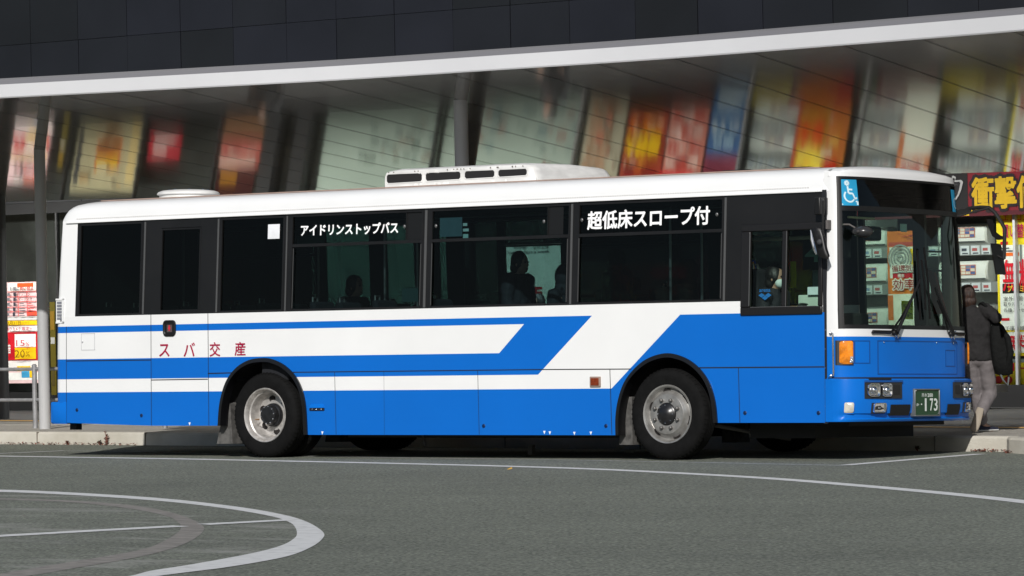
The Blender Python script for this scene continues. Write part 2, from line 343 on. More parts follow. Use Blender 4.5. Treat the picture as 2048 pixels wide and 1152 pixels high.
# ------------------------------------------------------------------ shop building
shop = empty('shop_building', (-9, WALL_Y, PZ), 'dark clad shop building with a glazed ground floor full of posters', 'building')
def spart(mb, name, mats, **k):
    o = mb.build(name, mats, shop, **k); o.matrix_parent_inverse = Matrix.Translation(shop.location).inverted(); return o
M_clad = [mat('dark_cladding', (.0105, .0115, .0150), .42, var=.15, scale=.6, spec=.35), mat('dark_cladding_blue', (.0115, .0125, .0175), .42, var=.15, scale=.6, spec=.35), mat('dark_cladding_deep', (.0090, .0100, .0120), .42, var=.15, scale=.6, spec=.35)]
seam_px = [-140, -40, 65, 160, 258, 365, 470, 577, 677, 793, 910, 1025, 1143, 1275, 1400, 1530, 1670, 1820, 1962, 2110, 2260]
sx = [wy(x, 80, WALL_Y).x for x in seam_px]; zs_ = wy(258, 72, WALL_Y).z
sx = [sx[0]-6, sx[0]-3] + sx + [sx[-1]+3, sx[-1]+6]
rows = [3.62, zs_-1.9, zs_, zs_+2.1, zs_+4.2, zs_+6.3]
mb = MB()
for i in range(len(sx)-1):
    for j in range(len(rows)-1):
        mb.m = random.choice((0, 0, 1, 1, 2)); g = .006
        mb.box((sx[i]+g, WALL_Y-.05+random.uniform(0, .012), rows[j]+g*.6), (sx[i+1]-g, WALL_Y+.02, rows[j+1]-g*.6))
spart(mb, 'cladding', M_clad, smooth=0)
mb = MB(); mb.box((sx[0], WALL_Y+.02, 3.62), (sx[-1], WALL_Y+8, rows[-1])); spart(mb, 'upper_storey', M_matte, smooth=0)
mb = MB(); mb.box((-30, WALL_Y-.12, PZ), (3, WALL_Y+.6, .47)); mb.box((-30, WALL_Y-.02, 3.44), (3, WALL_Y+.1, 3.62)); spart(mb, 'plinth', mat('plinth_dark', (.012, .012, .013), .6, var=.2), smooth=0)
mb = MB(); mb.box((-30, WALL_Y+.9, PZ), (3, WALL_Y+1.0, 3.62)); mb.box((-30, WALL_Y+.1, 3.62), (3, WALL_Y+1.0, 3.66)); spart(mb, 'shop_back_wall', mat('shop_back', (.05, .05, .048), .8, var=.5, scale=1.5), smooth=0)
M_pillar = mat('pillar_dark', (.02, .021, .022), .45)
for x in (-17.25, -16.62):
    mb = MB(); mb.box((x-.14, WALL_Y-.2, .47), (x+.14, WALL_Y+.05, 3.44)); spart(mb, 'pillar', M_pillar, smooth=0)
M_mull = mat('mullion_grey', (.16, .16, .155), .5); M_frame = mat('window_frame_alu', (.50, .52, .54), .4, metal=.3)
for x in (-24.4, -21.72, -20.1, -18.45, -14.0, -11.3, -8.3, -6.3, wy(2031, 560, WALL_Y-.1).x, -2.3):
    mb = MB(); mb.box((x-.018, WALL_Y-.12, .47), (x+.018, WALL_Y-.04, 3.44)); spart(mb, 'window_mullion', M_frame if -3.8 < x < -3.3 else (M_pillar if x < -12 else M_mull), smooth=0)
xs = [-24.4, -21.72, -20.1, -18.45, -17.0, -14.0, -11.3, -8.3, -6.3, -3.57, -1.0]
for a, b in zip(xs, xs[1:]):
    mb = MB(); mb.quad((a, WALL_Y-.085, .47), (b, WALL_Y-.085, .47), (b, WALL_Y-.085, 3.44), (a, WALL_Y-.085, 3.44)); spart(mb, 'shop_window_pane', M_shopglass, smooth=0)
# frosted white screens standing inside the middle windows
M_frost = mat('frosted_screen', (.50, .555, .505), .5, var=.08, scale=.8)
def screen(x0, x1, label):
    o = empty('window_screen', ((x0+x1)/2, WALL_Y+.05, .47), label, 'screen', 'pale screens in the middle shop windows'); w = (x1-x0)/2
    mb = MB(); mb.box((-w, 0, 0), (w, .03, 2.9)); mb.build('sheet', M_frost, o, smooth=0)
    return o, w
o, w = screen(-16.35, -14.05, 'pale green shop window screen with pictures of small goods, next to the dark pillars')
for k in range(28): x = random.uniform(-w*.3, w*.9); z = random.uniform(.35, 1.35); q = random.uniform(.03, .10); mb = MB(); mb.box((x-q, -.006-.001*k, z-q*.7), (x+q, -.003, z+q*.6)); mb.build('picture', flat(*random.choice(((92, 108, 108), (120, 130, 124), (70, 92, 104), (150, 100, 80)))), o, smooth=0)
o, w = screen(-13.95, -11.35, 'pale green shop window screen with opening days and a red floor letter')
for k in range(28): x = random.uniform(-w*.5, w*.95); z = random.uniform(.25, 1.05); q = random.uniform(.03, .09); mb = MB(); mb.box((x-q, -.006-.001*k, z-q*.6), (x+q, -.003, z+q*.7)); mb.build('picture', flat(*random.choice(((110, 124, 122), (90, 104, 110), (70, 110, 130), (170, 90, 80)))), o, smooth=0)
def on_screen(px0, py0, px1, py1, s, m, bold=.01):
    a = wy(px0, py1, WALL_Y+.044); b = wy(px1, py1, WALL_Y+.044); c = wy(px0, py0, WALL_Y+.044)
    t = MB(); put_text(t, s, a-o.location, (b.x-a.x, 0, 0), (0, 0, c.z-a.z), bold); t.build('lettering', m, o, smooth=0)
on_screen(1027, 491, 1054, 500, '年中無', flat(40, 52, 52)); on_screen(1066, 490, 1098, 499, '全年无休', flat(40, 52, 52))
on_screen(1010, 502, 1100, 511, 'Open 7 days a week', flat(30, 40, 40)); on_screen(1069, 575, 1084, 598, 'F', flat(150, 14, 20), .06)

# ------------------------------------------------------------------ posters
def poster(x0, x1, z0, z1, label, base, blocks=(), texts=(), y=WALL_Y-.02, name='poster', group=None):
    """blocks and texts sit on the sheet in unit coordinates, u to the right, v up"""
    o = empty(name, ((x0+x1)/2, y, z0), label, name.replace('_', ' '), group); W = x1-x0; H = z1-z0
    mb = MB(); mats = [flat(*base)]; mb.box((-W/2, 0, 0), (W/2, .012, H)); k = 0
    for b in blocks:
        k += 1; u0, v0, u1, v1, c = b
        mats.append(flat(*c)); mb.m = len(mats)-1; yy = -.0015*k-.001
        mb.quad((-W/2+u0*W, yy, v0*H), (-W/2+u1*W, yy, v0*H), (-W/2+u1*W, yy, v1*H), (-W/2+u0*W, yy, v1*H))
    mb.build('sheet', mats, o, smooth=0)
    by = {}
    for t in texts: by.setdefault(t[5], []).append(t)
    for c, ts in by.items():
        t_ = MB()
        for s, u0, v0, u1, v1, _, *bo in ts:
            k += 1; put_text(t_, s, (-W/2+u0*W, -.0015*k-.004, v0*H), ((u1-u0)*W, 0, 0), (0, 0, (v1-v0)*H), bo[0] if bo else .02)
        t_.build('lettering', flat(*c), o, smooth=0)
    return o
def rows_of(u0, u1, v0, v1, n, c, w=.55):           # lines of small print as bars
    h = (v1-v0)/n; return [(u0, v0+i*h, u0+(u1-u0)*random.uniform(w, 1), v0+i*h+h*.45, c) for i in range(n)]
RED, YEL, WHT, ORG, PNK, BLK = (205, 25, 40), (250, 205, 20), (245, 245, 240), (214, 116, 56), (240, 150, 150), (30, 28, 28)
def busy(n, u0, v0, u1, v1, cols, seed, smin=.03, smax=.16):      # scattered small panels of print
    r = random.Random(seed); out = []
    for i in range(n):
        w = r.uniform(smin, smax)*(u1-u0)*1.6; h = r.uniform(smin, smax)*(v1-v0)*.55; u = r.uniform(u0, u1-w); v = r.uniform(v0, v1-h); out.append((u, v, u+w, v+h, r.choice(cols)))
    return out
# left sale board seen beside the bus
wx = lambda px, py: wy(px, py, WALL_Y-.2)
a = wx(-20, 767); b = wx(77, 563)
W_ = b.x-a.x; U = lambda px: (wx(px, 660).x-a.x)/W_; V = lambda py: (wx(50, py).z-a.z)/(b.z-a.z)
bl = [(0, V(760), 1, V(745), WHT), (0, V(742), 1, V(722), (240, 235, 230)), (U(33), V(742), U(60), V(732), YEL), (U(42), V(755), U(58), V(742), (70, 170, 220)), (U(58), V(755), U(66), V(742), YEL),
      (0, V(720), .99, V(664), RED), (U(30), V(694), U(72), V(668), WHT), (U(30), V(718), U(72), V(695), YEL), (U(20), V(662), 1, V(652), WHT), (0, V(650), 1, V(641), YEL), (0, V(640), 1, V(633), (215, 215, 212)),
      (U(20), V(582), U(75), V(566), (250, 245, 235)), (U(38), V(574), U(70), V(566), (235, 95, 40)), (U(56), V(632), U(76), V(623), (235, 90, 60))]
for y in (583, 593, 603, 614, 623): bl.append((U(18), V(y+.6), 1, V(y-.6), (220, 70, 70)))
for u in (40, 58): bl.append((U(u)-.006, V(632), U(u)+.006, V(583), (220, 70, 70)))
for k, y in enumerate((588, 598, 608, 618, 628)):
    bl.append((U(31), V(y+4), U(36), V(y-4), (60, 60, 70))); bl.append((U(19), V(y+3), U(24), V(y-3), (120, 120, 125)))
    if k > 1: bl += rows_of(U(44), U(56), V(y+3.5), V(y-3.5), 2, (110, 110, 115)); bl += rows_of(U(60), U(74), V(y+3.5), V(y-3.5), 2, (205, 80, 80))
tx = [('お得に', U(27), V(581), U(46), V(573), (60, 60, 90)), ('買い替え', U(47), V(581), U(75), V(573), (200, 60, 60)), ('パソコン', U(42), V(592), U(68), V(585), BLK, .005), ('オーディオ・', U(44), V(602), U(76), V(595), BLK, .005),
      ('12月31日', U(19), V(649), U(48), V(642), (90, 70, 10)), ('(火)まで', U(50), V(649), U(65), V(643), (120, 90, 10), .005), ('ックカメラ', U(21), V(661), U(48), V(654), (190, 20, 60)), ('限定!!', U(51), V(661), U(70), V(654), (190, 20, 60)),
      ('15', U(39), V(692), U(56), V(680), (200, 25, 60), .0), ('%', U(58), V(692), U(65), V(684), (200, 25, 60), .0), ('20', U(36), V(715), U(56), V(700), (120, 80, 10), .0), ('%', U(58), V(713), U(66), V(703), (120, 80, 10), .0),
      ('還元', U(58), V(700-2), U(66), V(694), (200, 60, 60), 0), ('3', U(2), V(690), U(17), V(668), WHT), ('倍', U(22), V(706), U(28), V(688), WHT), ('20', U(40), V(741), U(52), V(734), (200, 60, 20), .0)]
poster(a.x, b.x, a.z, b.z, 'tall pink and white sale board with 15% and 20% panels beside the round column', (238, 205, 205), bl, tx, y=WALL_Y-.2, name='sale_board')
poster(-24.6, -23.45, .62, 2.35, 'pink sale board partly hidden at the left edge of the shop front', (235, 120, 130), rows_of(.1, .9, .1, .9, 8, WHT)+busy(20, .05, .05, .95, .95, [(200, 60, 80), (240, 220, 215), (235, 180, 60)], 8)+[(.1, .7, .9, .85, YEL)], y=WALL_Y-.2, name='sale_board')
poster(wy(101, 700, WALL_Y-.2).x, wy(111, 700, WALL_Y-.2).x, wy(100, 790, WALL_Y-.2).z, wy(100, 604, WALL_Y-.2).z, 'narrow yellow sign between the round column and the bus rear', (92, 82, 20), [(.1, .55, .9, .62, (170, 170, 165)), (.2, .1, .8, .3, (80, 70, 30)), (.1, .7, .9, .9, (130, 100, 26))], y=WALL_Y-.2)
poster(-21.62, -20.2, .6, 2.5, 'cream panel with a small orange and yellow notice, left of the dark doors', (196, 182, 150), [(.33, .25, .72, .72, ORG), (.36, .55, .69, .68, YEL), (.36, .3, .69, .4, (120, 90, 60)), (.85, 0, .97, .9, (226, 196, 140)), (.03, .1, .1, .9, (60, 60, 70))]+busy(24, .12, .02, .84, .98, [(160, 146, 120), (215, 205, 180), (110, 96, 80), (200, 150, 90)], 9)+rows_of(.38, .68, .42, .54, 3, (180, 50, 20)))
poster(-18.42, -17.58, 1.25, 1.9, 'pink sale poster above the dark red one beside the pillars', (226, 120, 110), rows_of(.08, .92, .1, .6, 4, (205, 40, 50))+busy(20, .05, .05, .95, .95, [(170, 60, 60), (235, 210, 200), (120, 70, 60)], 10)+[(.05, .65, .95, .95, (235, 200, 190))])
poster(-18.42, -17.58, .5, 1.2, 'tan carton panel low beside the dark pillars', (176, 130, 96), [(.05, .8, .95, .95, (120, 60, 40))])
poster(-18.42, -17.62, 1.95, 2.6, 'dark red poster with yellow print beside the dark pillars', (70, 18, 20), rows_of(.1, .6, .1, .7, 3, (220, 150, 30)))
poster(-20.0, -19.3, 1.0, 1.7, 'red and white notice on the dark shop doors', (205, 40, 60), rows_of(.15, .9, .1, .9, 4, WHT))
poster(-11.22, -10.5, .5, 2.35, 'pale poster with rows of faded orange print, left of the red sale poster', (190, 180, 160), rows_of(.08, .9, .08, .95, 11, (205, 130, 90))+busy(36, .05, .03, .95, .97, [(110, 120, 120), (150, 110, 80), (210, 200, 180), (170, 90, 70)], 4))
poster(-10.45, -9.72, .88, 2.3, 'red sale poster with a big yellow headline beside the pale poster', (172, 66, 48), [(.08, .1, .92, .3, (235, 110, 30)), (.1, .75, .9, .92, (150, 20, 25))]+busy(34, .05, .03, .95, .97, [(150, 25, 20), (230, 150, 60), (236, 200, 180), (120, 30, 30), (205, 90, 40)], 3), [('大特価', .08, .34, .92, .6, YEL, .05)])
poster(-9.68, -9.0, .82, 2.3, 'pink poster with a grid of product prices between red and blue posters', (226, 140, 124), [(.06+.3*i, .06+.19*j, .31+.3*i, .2+.19*j, (235, 200, 190) if (i+j) % 2 else (200, 70, 60)) for i in range(3) for j in range(4)]+busy(60, .05, .04, .95, .82, [(140, 60, 50), (240, 220, 210), (120, 110, 110), (205, 110, 90)], 5, .02, .1)+[(.05, .84, .95, .96, RED)])
poster(-8.95, -8.35, .5, 1.72, 'blue poster with white figures above a magenta panel', (58, 112, 168), [(.1, .08, .9, .2, (225, 235, 240))]+rows_of(.15, .85, .22, .34, 2, WHT)+busy(26, .06, .2, .95, .97, [(60, 130, 200), (20, 80, 160), (190, 215, 230)], 6, .02, .1), [('8 9 10', .12, .5, .9, .66, WHT), ('月間', .2, .72, .8, .9, (200, 225, 240))])
poster(-8.95, -8.35, 1.74, 2.4, 'magenta panel with dark print above the blue poster', (150, 62, 80), rows_of(.1, .9, .15, .85, 5, (110, 20, 40)))
poster(-7.44, -6.55, .98, 2.55, 'yellow and orange poster with red characters between two racks of air conditioners', (208, 156, 52), [(.0, .0, .07, 1, (190, 84, 54)), (.62, .0, 1, 1, (204, 116, 56)), (.12, .45, .58, .72, (250, 225, 80)), (.1, .75, .6, .95, (230, 80, 30))]+busy(30, .08, .03, .97, .97, [(205, 130, 20), (226, 90, 30), (245, 215, 110), (170, 110, 30), (225, 215, 190)], 7)[:], [('未来', .1, .12, .6, .38, (226, 60, 20), .04), ('省', .66, .55, .95, .8, (200, 40, 20), .04)])
# orange poster that shows through the windscreen
yp_ = WALL_Y-.02; x0, x1, z0, z1 = wy(1776, 560, yp_).x, wy(1842, 560, yp_).x, .8, wy(1805, 462, yp_).z
V = lambda py: (wy(1805, py, yp_).z-z0)/(z1-z0); U = lambda px: (wy(px, 540, yp_).x-x0)/(x1-x0)
poster(x0, x1, z0, z1, 'orange poster with a grey fan circle and outlined red characters, seen through the windscreen', (216, 116, 52),
       [(U(1780), V(556), 1, V(494), (240, 238, 232)), (U(1784), V(546), 1, V(528), WHT), (U(1781), V(590), U(1838), V(557), (236, 130, 50)), (0, 0, 1, V(588), (240, 236, 225)), (U(1779), V(492), 1, V(484), (190, 80, 70)), (U(1822), V(536), U(1838), V(498), YEL), (U(1786), V(556.5), U(1826), V(546), RED), (0, V(640), U(1786), V(590), ORG)]
       + busy(16, U(1796), V(482), .98, V(464), [(90, 40, 90), (200, 60, 60), (60, 70, 140)], 21),
       [('循環気流', U(1786), V(544.5), U(1842), V(529.5), WHT, .10), ('循環気流', U(1787), V(544), U(1841), V(530), (150, 30, 30), .01), ('効率', U(1788), V(580), U(1834), V(557.5), WHT, .10), ('効率', U(1789), V(579.5), U(1833), V(558.5), (170, 35, 30), .012), ('暖房', U(1799), V(555), U(1812), V(547.5), WHT, .01)])
fan = MB(); fc = wy(1803, 517, yp_)
for r0, r1 in ((.03, .06), (.085, .11), (.13, .155), (.175, .20)):
    fan.lathe([(r0, 0), (r1, 0)], (fc.x, WALL_Y-.062, fc.z), (0, -1, 0), 32)
tag(fan.build('fan_emblem', flat(150, 150, 150), smooth=0), 'grey ring emblem fixed over the orange poster behind the windscreen', 'emblem')
# white rate board with yellow edge, right edge of the photo
X = lambda px: wy(px, 560, WALL_Y-.02).x; Z = lambda py: wy(2020, py, WALL_Y-.02).z
x0, x1, z0, z1 = X(1995), X(2170), Z(712), Z(418); W_ = x1-x0; U = lambda px: (X(px)-x0)/W_; V = lambda py: (Z(py)-z0)/(z1-z0)
wp = (238, 240, 236)
poster(x0, x1, z0, z1, 'white notice board in yellow edging offering free work, at the right edge', (240, 215, 40),
       [(U(2000), V(660), U(2160), V(490), wp), (U(2000), V(706), U(2160), V(664), wp), (U(2000), V(590), U(2160), V(560), wp), (U(2005), V(587), U(2110), V(567), (40, 36, 34)), (U(2003), V(512), U(2040), V(505), (235, 110, 40)), (U(2003), V(489), U(2018), V(483), RED), (U(2002), V(641), U(2018), V(636), RED)]+rows_of(U(2003), U(2030), V(503), V(492), 2, (90, 90, 100))+[(U(2042), V(560), U(2046), V(490), (120, 130, 130))],
       [('無料', U(2007), V(584-2), U(2072), V(519), (214, 28, 50), .012), ('プレミアム', U(2016), V(584), U(2075), V(571), (240, 200, 60), .02), ('室外配管化粧', U(2008), V(602), U(2068), V(593), (60, 60, 65), .0), ('取り外し・/運搬', U(2008), V(613), U(2066), V(604), (60, 60, 65), .0), ('各種コンセント', U(2008), V(624), U(2066), V(616), (60, 60, 65), .0),
        ('工事見積り', U(2010), V(663-.5), U(2058), V(652), (80, 80, 85), .0), ('無料', U(2006), V(702), U(2058), V(668), (214, 28, 50), .012), ('エアコン', U(2010), V(442), U(2062), V(428), (200, 30, 50), .012), ('買い替え', U(2008), V(476), U(2066), V(448), (190, 20, 90), .012)])
x0, x1, z0, z1 = X(1985), X(2170), Z(771), Z(718)
poster(x0, x1, z0, z1, 'low yellow panel with red spots under the white notice board', (240, 214, 30), [(.0, .86, 1, 1, (140, 150, 150)), (.06, .55, .22, .85, (214, 30, 40)), (.25, .62, .8, .68, (200, 70, 40))], [('●●', .0, .08, .2, .36, (205, 40, 40), .02), ('お', .08, .58, .2, .82, WHT)])
x0, x1, z0, z1 = X(1885), X(2200), wy(1960, 432, WALL_Y-.3).z, wy(1960, 340, WALL_Y-.3).z
yb = WALL_Y-.3; X2 = lambda px: wy(px, 390, yb).x; x0, x1 = X2(1700), X2(2220); W_ = x1-x0; U = lambda px: (X2(px)-x0)/W_; V = lambda py: (wy(1980, py, yb).z-z0)/(z1-z0)
poster(x0, x1, z0, z1, 'dark red banner with big yellow characters hung along the top of the shop window', (104, 8, 24), [(0, 0, 1, .1, (60, 12, 20)), (U(1878), .1, U(1936), 1, (14, 12, 14)), (U(1925), .02, U(1945), .16, (205, 170, 20)), (U(1938), .0, U(2160), .1, (70, 10, 22))],
       [('衝撃価格', U(1943), V(420), U(2128), V(352), (24, 12, 14), .10), ('衝撃価格', U(1945), V(417), U(2126), V(355), (180, 146, 14), .035), ('ク', U(1893), V(405), U(1926), V(350), (150, 150, 150), .05), ('ク', U(1897), V(402), U(1922), V(353), (26, 24, 28), .02)], y=yb, name='banner')
poster(-7.65, -6.6, .5, .94, 'low red panel with yellow print under the yellow and orange poster', (180, 36, 30), rows_of(.08, .9, .15, .9, 3, (226, 150, 30)))
poster(-6.5, -5.2, .5, .92, 'low maroon panel with white print left of the orange poster', (120, 40, 44), rows_of(.3, .95, .3, .8, 3, (210, 200, 190))+[(.03, .1, .24, .9, (70, 90, 60))])
poster(-5.1, -3.95, .5, .9, 'low yellow strip of panels under the right hand air conditioners', (200, 175, 50), [(.1, .2, .5, .8, (226, 200, 60)), (.6, .2, .9, .8, (150, 120, 60))])
poster(-8.3, -7.5, .5, .82, 'low yellow panel under the left hand air conditioners', (205, 180, 50), rows_of(.1, .9, .2, .8, 2, (120, 60, 40)))

# ------------------------------------------------------------------ air conditioners on display racks
M_rack = mat('rack_grey', (.22, .23, .23), .6); M_acw = mat('appliance_white', (.74, .75, .72), .4, var=.03)
def rack(x0, x1, label, bays):
    o = empty('display_rack', ((x0+x1)/2, WALL_Y+.2, .47), label, 'display rack', 'display racks for air conditioners'); w = (x1-x0)/2
    mb = MB(); mb.box((-w, .18, 0), (w, .21, 2.9)); mb.build('back_panel', M_rack, o, smooth=0)
    for z in bays:
        mb = MB(); mb.box((-w, -.06, z-.47-.18), (w, .18, z-.47-.15)); mb.build('shelf', M_rack, o, smooth=0)
        mb = MB(); mb.m = 0; mb.box((-w, -.085, z-.47-.30), (w, -.06, z-.47-.15)); k = 0
        for u in range(int(2*w/.17)):
            xx = -w+.02+u*.17; mb.m = 1; mb.box((xx, -.09, z-.47-.29), (xx+.14, -.086, z-.47-.165)); mb.m = random.choice((2, 2, 4, 3)); mb.box((xx+.02, -.0925, z-.47-.24), (xx+.1, -.0905, z-.47-.2)); mb.m = 2; mb.box((xx+.03, -.0925, z-.47-.28), (xx+.12, -.0905, z-.47-.262))
        mb.build('price_rail', [M_rack, flat(200, 206, 210), flat(70, 74, 84), flat(170, 90, 90), flat(120, 140, 170)], o, smooth=0)
    return o
def ac_proto():
    o = empty('air_conditioner', (0, 0, 0), 'x', 'air conditioner', 'white air conditioners on the racks')
    prof = [(-.02, 0), (-.17, .0), (-.23, .05), (-.245, .14), (-.235, .25), (-.19, .29), (-.02, .295)]
    mb = MB(); ws = [(-.40, .6), (-.395, .9), (-.37, 1), (.37, 1), (.395, .9), (.40, .6)]
    mb.loft([[(x, p[0]*s-.02, .145+(p[1]-.145)*(.9+.1*s)) for p in prof] for x, s in ws], True, True); mb.build('housing', M_acw, o, smooth=40)
    mb = MB(); mb.box((-.36, -.252, .035), (.36, -.236, .05)); mb.build('air_outlet', flat(70, 74, 76), o, smooth=0)
    mb = MB(); mb.m = 0; mb.box((-.1, -.272, .10), (.22, -.266, .24)); 
    for i in range(4):
        for j in range(3): mb.m = random.choice((1, 2, 3)); mb.quad((-.09+.077*i, -.2725, .108+.043*j), (-.022+.077*i, -.2725, .108+.043*j), (-.022+.077*i, -.2725, .143+.043*j), (-.09+.077*i, -.2725, .143+.043*j))
    mb.build('sticker', [flat(190, 120, 100), flat(80, 100, 150), flat(205, 200, 185), flat(110, 124, 145)], o, smooth=0)
    return o
bays = [2.58, 2.06, 1.42, .86]
rk = [(-8.3, -7.5, 'grey display rack of air conditioners left of the yellow and orange poster'), (-6.5, -5.72, 'grey display rack of air conditioners left of the orange fan poster'), (-5.06, -3.9, 'grey display rack of air conditioners left of the white notice board')]
where = ['rack left of the yellow poster', 'rack left of the fan poster', 'rack left of the white notice']; row = ['topmost shelf', 'second shelf from the top', 'third shelf from the top', 'bottom shelf']
first = None
for i, (x0, x1, lab) in enumerate(rk):
    rack(x0, x1, lab, bays)
    for j, z in enumerate(bays):
        if first is None: first = ac_proto(); c = first
        else: c = copy_tree(first)
        c.location = ((x0+x1)/2-.02, WALL_Y+.36, z-.15)
        c['label'] = 'white air conditioner, %s, %s' % (row[j], where[i])
tb = empty('display_bench', (wy(1960, 778, WALL_Y-1.0).x, WALL_Y-1.0, PZ), 'low grey bench with thin legs in front of the shop window', 'bench')
mb = MB(); zt = wy(1998, 769, WALL_Y-1.0).z-PZ; zb = wy(1998, 785, WALL_Y-1.0).z-PZ; mb.box((-1.2, -.2, zb), (.32, .2, zt)); mb.build('top', mat('bench_grey', (.11, .105, .10), .7, var=.2), tb, smooth=0)
for x in (-1.1, -.2, .2):
    mb = MB(); mb.box((x-.02, -.15, 0), (x+.02, -.11, zb)); mb.build('leg', M_pillar, tb, smooth=0)

# ------------------------------------------------------------------ canopy
can = empty('canopy', (-4, 2, PZ), 'long white edged canopy with a mirror like sloping underside over the pavement', 'canopy')
def cpart(mb, name, mats, **k):
    o = mb.build(name, mats, can, **k); o.matrix_parent_inverse = Matrix.Translation(can.location).inverted(); return o
ZE = 4.42; YI = 9.8
FB = [(-3000, 352), (-1600, 278), (-700, 230.5), (0, 194.4), (340, 176.5), (680, 158), (1000, 137.5), (1320, 116.3), (1700, 87), (2048, 59), (2500, 19)]
FE = [gz(p.x, p.y, ZE) for p in spline(FB, 5)]
IL, IR = wy(30, 403, YI), wy(2030, 343, YI); kz = (IR.z-IL.z)/(IR.x-IL.x)
def inner(e): x = e.x; return Vector((x, YI, IL.z+kz*(x-IL.x)))
M_soffit = mat('polished_soffit', (.36, .345, .315), .085, metal=.70, bump=.045, bscale=1.1, stretch=(1.2, .35, 1))
M_fascia = mat('fascia_white', (.57, .57, .585), .45, var=.03, scale=.6)
M_fasctop = mat('fascia_flashing', (.22, .215, .225), .5, metal=.3)
sof = MB(); fa = MB(); ft = MB(); rf = MB()
NR = 8
grid = [[e.lerp(inner(e), j/NR) for j in range(NR+1)] for e in FE]
for i in range(len(FE)-1):
    for j in range(NR): sof.quad(grid[i][j], grid[i+1][j], grid[i+1][j+1], grid[i][j+1])
    a, b = FE[i], FE[i+1]
    fa.loft([[p+Vector((0, .02, -.015)), p+Vector((0, -.02, -.015)), p+Vector((0, -.03, .0)), p+Vector((0, -.03, .155)), p+Vector((0, .02, .155))] for p in (a, b)], True, False)
    ft.loft([[p+Vector((0, .02, .157)), p+Vector((0, -.015, .157)), p+Vector((0, .035, .215)), p+Vector((0, .035, .235)), p+Vector((0, .3, .235)), p+Vector((0, .3, .157))] for p in (a, b)], True, False)
    rf.quad(a+Vector((0, .3, .2)), b+Vector((0, .3, .2)), inner(b)+Vector((0, 3.7, .35)), inner(a)+Vector((0, 3.7, .35)))
cpart(sof, 'soffit', M_soffit, smooth=60); cpart(fa, 'fascia', M_fascia, smooth=30); cpart(ft, 'flashing', M_fasctop, smooth=30); cpart(rf, 'roof_deck', mat('roof_deck', (.12, .12, .12), .7), smooth=0)
mb = MB()
for a, b in zip(FE, FE[1:]):
    p, q = inner(a), inner(b); mb.hexa([p, q, q+Vector((0, .06, 0)), p+Vector((0, .06, 0)), p+Vector((0, 0, .12)), q+Vector((0, 0, .12)), q+Vector((0, .06, .12)), p+Vector((0, .06, .12))])
cpart(mb, 'inner_edge_beam', mat('beam_dark', (.004, .004, .004), .9, spec=.1), smooth=0)
fx = [p[0] for p in FB]
M_seam = mat('seam_black', (.006, .006, .006), .8)
for px in [-860, -730, -600, -475, -355, -240, -110, 8, 115, 222, 347, 486, 621, 748, 886, 1036, 1188, 1342, 1496, 1680, 1837, 2021, 2200, 2370]:
    e = gz(px, interp(FB, px), ZE); ii = inner(e); d = Vector((.006, 0, 0)); dn = Vector((0, 0, -.004))
    pts = [e.lerp(ii, t/8)+dn for t in range(9)]; mb = MB()
    for p, q in zip(pts, pts[1:]): mb.quad(p-d, p+d, q+d, q-d)
    cpart(mb, 'soffit_seam', M_seam, smooth=0)
M_colm = mat('column_paint', (.42, .42, .425), .5, var=.04, scale=1.5)
M_cold = mat('column_unlit_tone', (.035, .036, .04), .45)  # unlit tone of the inner columns put into their colour
def column(bp, tz, r, m):
    mb = MB(); mb.lathe([(r, PZ-.02), (r, tz)], (bp.x, bp.y, 0), (0, 0, 1), 28, True); return cpart(mb, 'column', m, smooth=50)
cb = gz(90, 858, PZ); column(cb, 4.06, .078, M_colm)
cm = wy(921, 200, 3.6); column(cm, 4.26, .085, M_colm)
cdk = gz(4, 838.5, PZ); column(cdk, 3.72, .115, M_cold)
column(Vector((-9.3, 8.6, 0)), 3.6, .115, M_cold)

# unseen strip lamps added above the canopy's inner edge to brighten the shop front
M_lamp = bpy.data.materials.new('fill_lamp'); M_lamp.use_nodes = True; bl_ = M_lamp.node_tree.nodes['Principled BSDF']
bl_.inputs['Emission Color'].default_value = (1, .985, .94, 1); bl_.inputs['Emission Strength'].default_value = 62
for i in range(8):
    o = empty('fill_lamp', (-24+3.1*i, 10.7, 3.78), 'added fill lamp, unseen above the inner edge of the canopy', 'lamp', 'added fill lamps lighting the shop front')
    mb = MB(); mb.box((-1.35, -.16, .01), (1.35, .2, .05)); mb.box((-1.35, -.16, -.10), (1.35, -.14, .01)); mb.build('housing', bpy.data.materials['beam_dark'], o, smooth=0)
    mb = MB(); mb.quad((-1.3, -.13, -.10), (-1.3, .14, .0), (1.3, .14, .0), (1.3, -.13, -.10)); mb.build('tube', M_lamp, o, smooth=0)

# ------------------------------------------------------------------ guard rail, plants at the kerb
pb = gz(71, 856.5, PZ); M_galv = mat('galvanised_pipe', (.34, .34, .35), .5, metal=.45, var=.15, scale=12)
gr = empty('guard_rail', pb, 'grey pipe guard rail with two bars beside the round column', 'guard rail')
zt = wy(68, 728, pb.y).z-PZ; zr1 = wy(30, 738.5, pb.y).z-PZ; zr2 = wy(30, 800, pb.y).z-PZ
for x in (-2.4, 0, 2.4):
    mb = MB(); mb.lathe([(.034, -.02), (.034, zt-.015), (.02, zt)], (x, 0, 0), (0, 0, 1), 16, True); mb.build('post', M_galv, gr)
for z in (zr1, zr2):
    mb = MB(); mb.tube([(-3.2, 0, z), (2.6, 0, z)], .024, 12); mb.build('rail', M_galv, gr)
M_weed = mat('dry_red_weed', (.17, .055, .035), .9, var=.5, scale=30); M_weed2 = mat('dull_green_weed', (.09, .085, .05), .9, var=.4, scale=30)
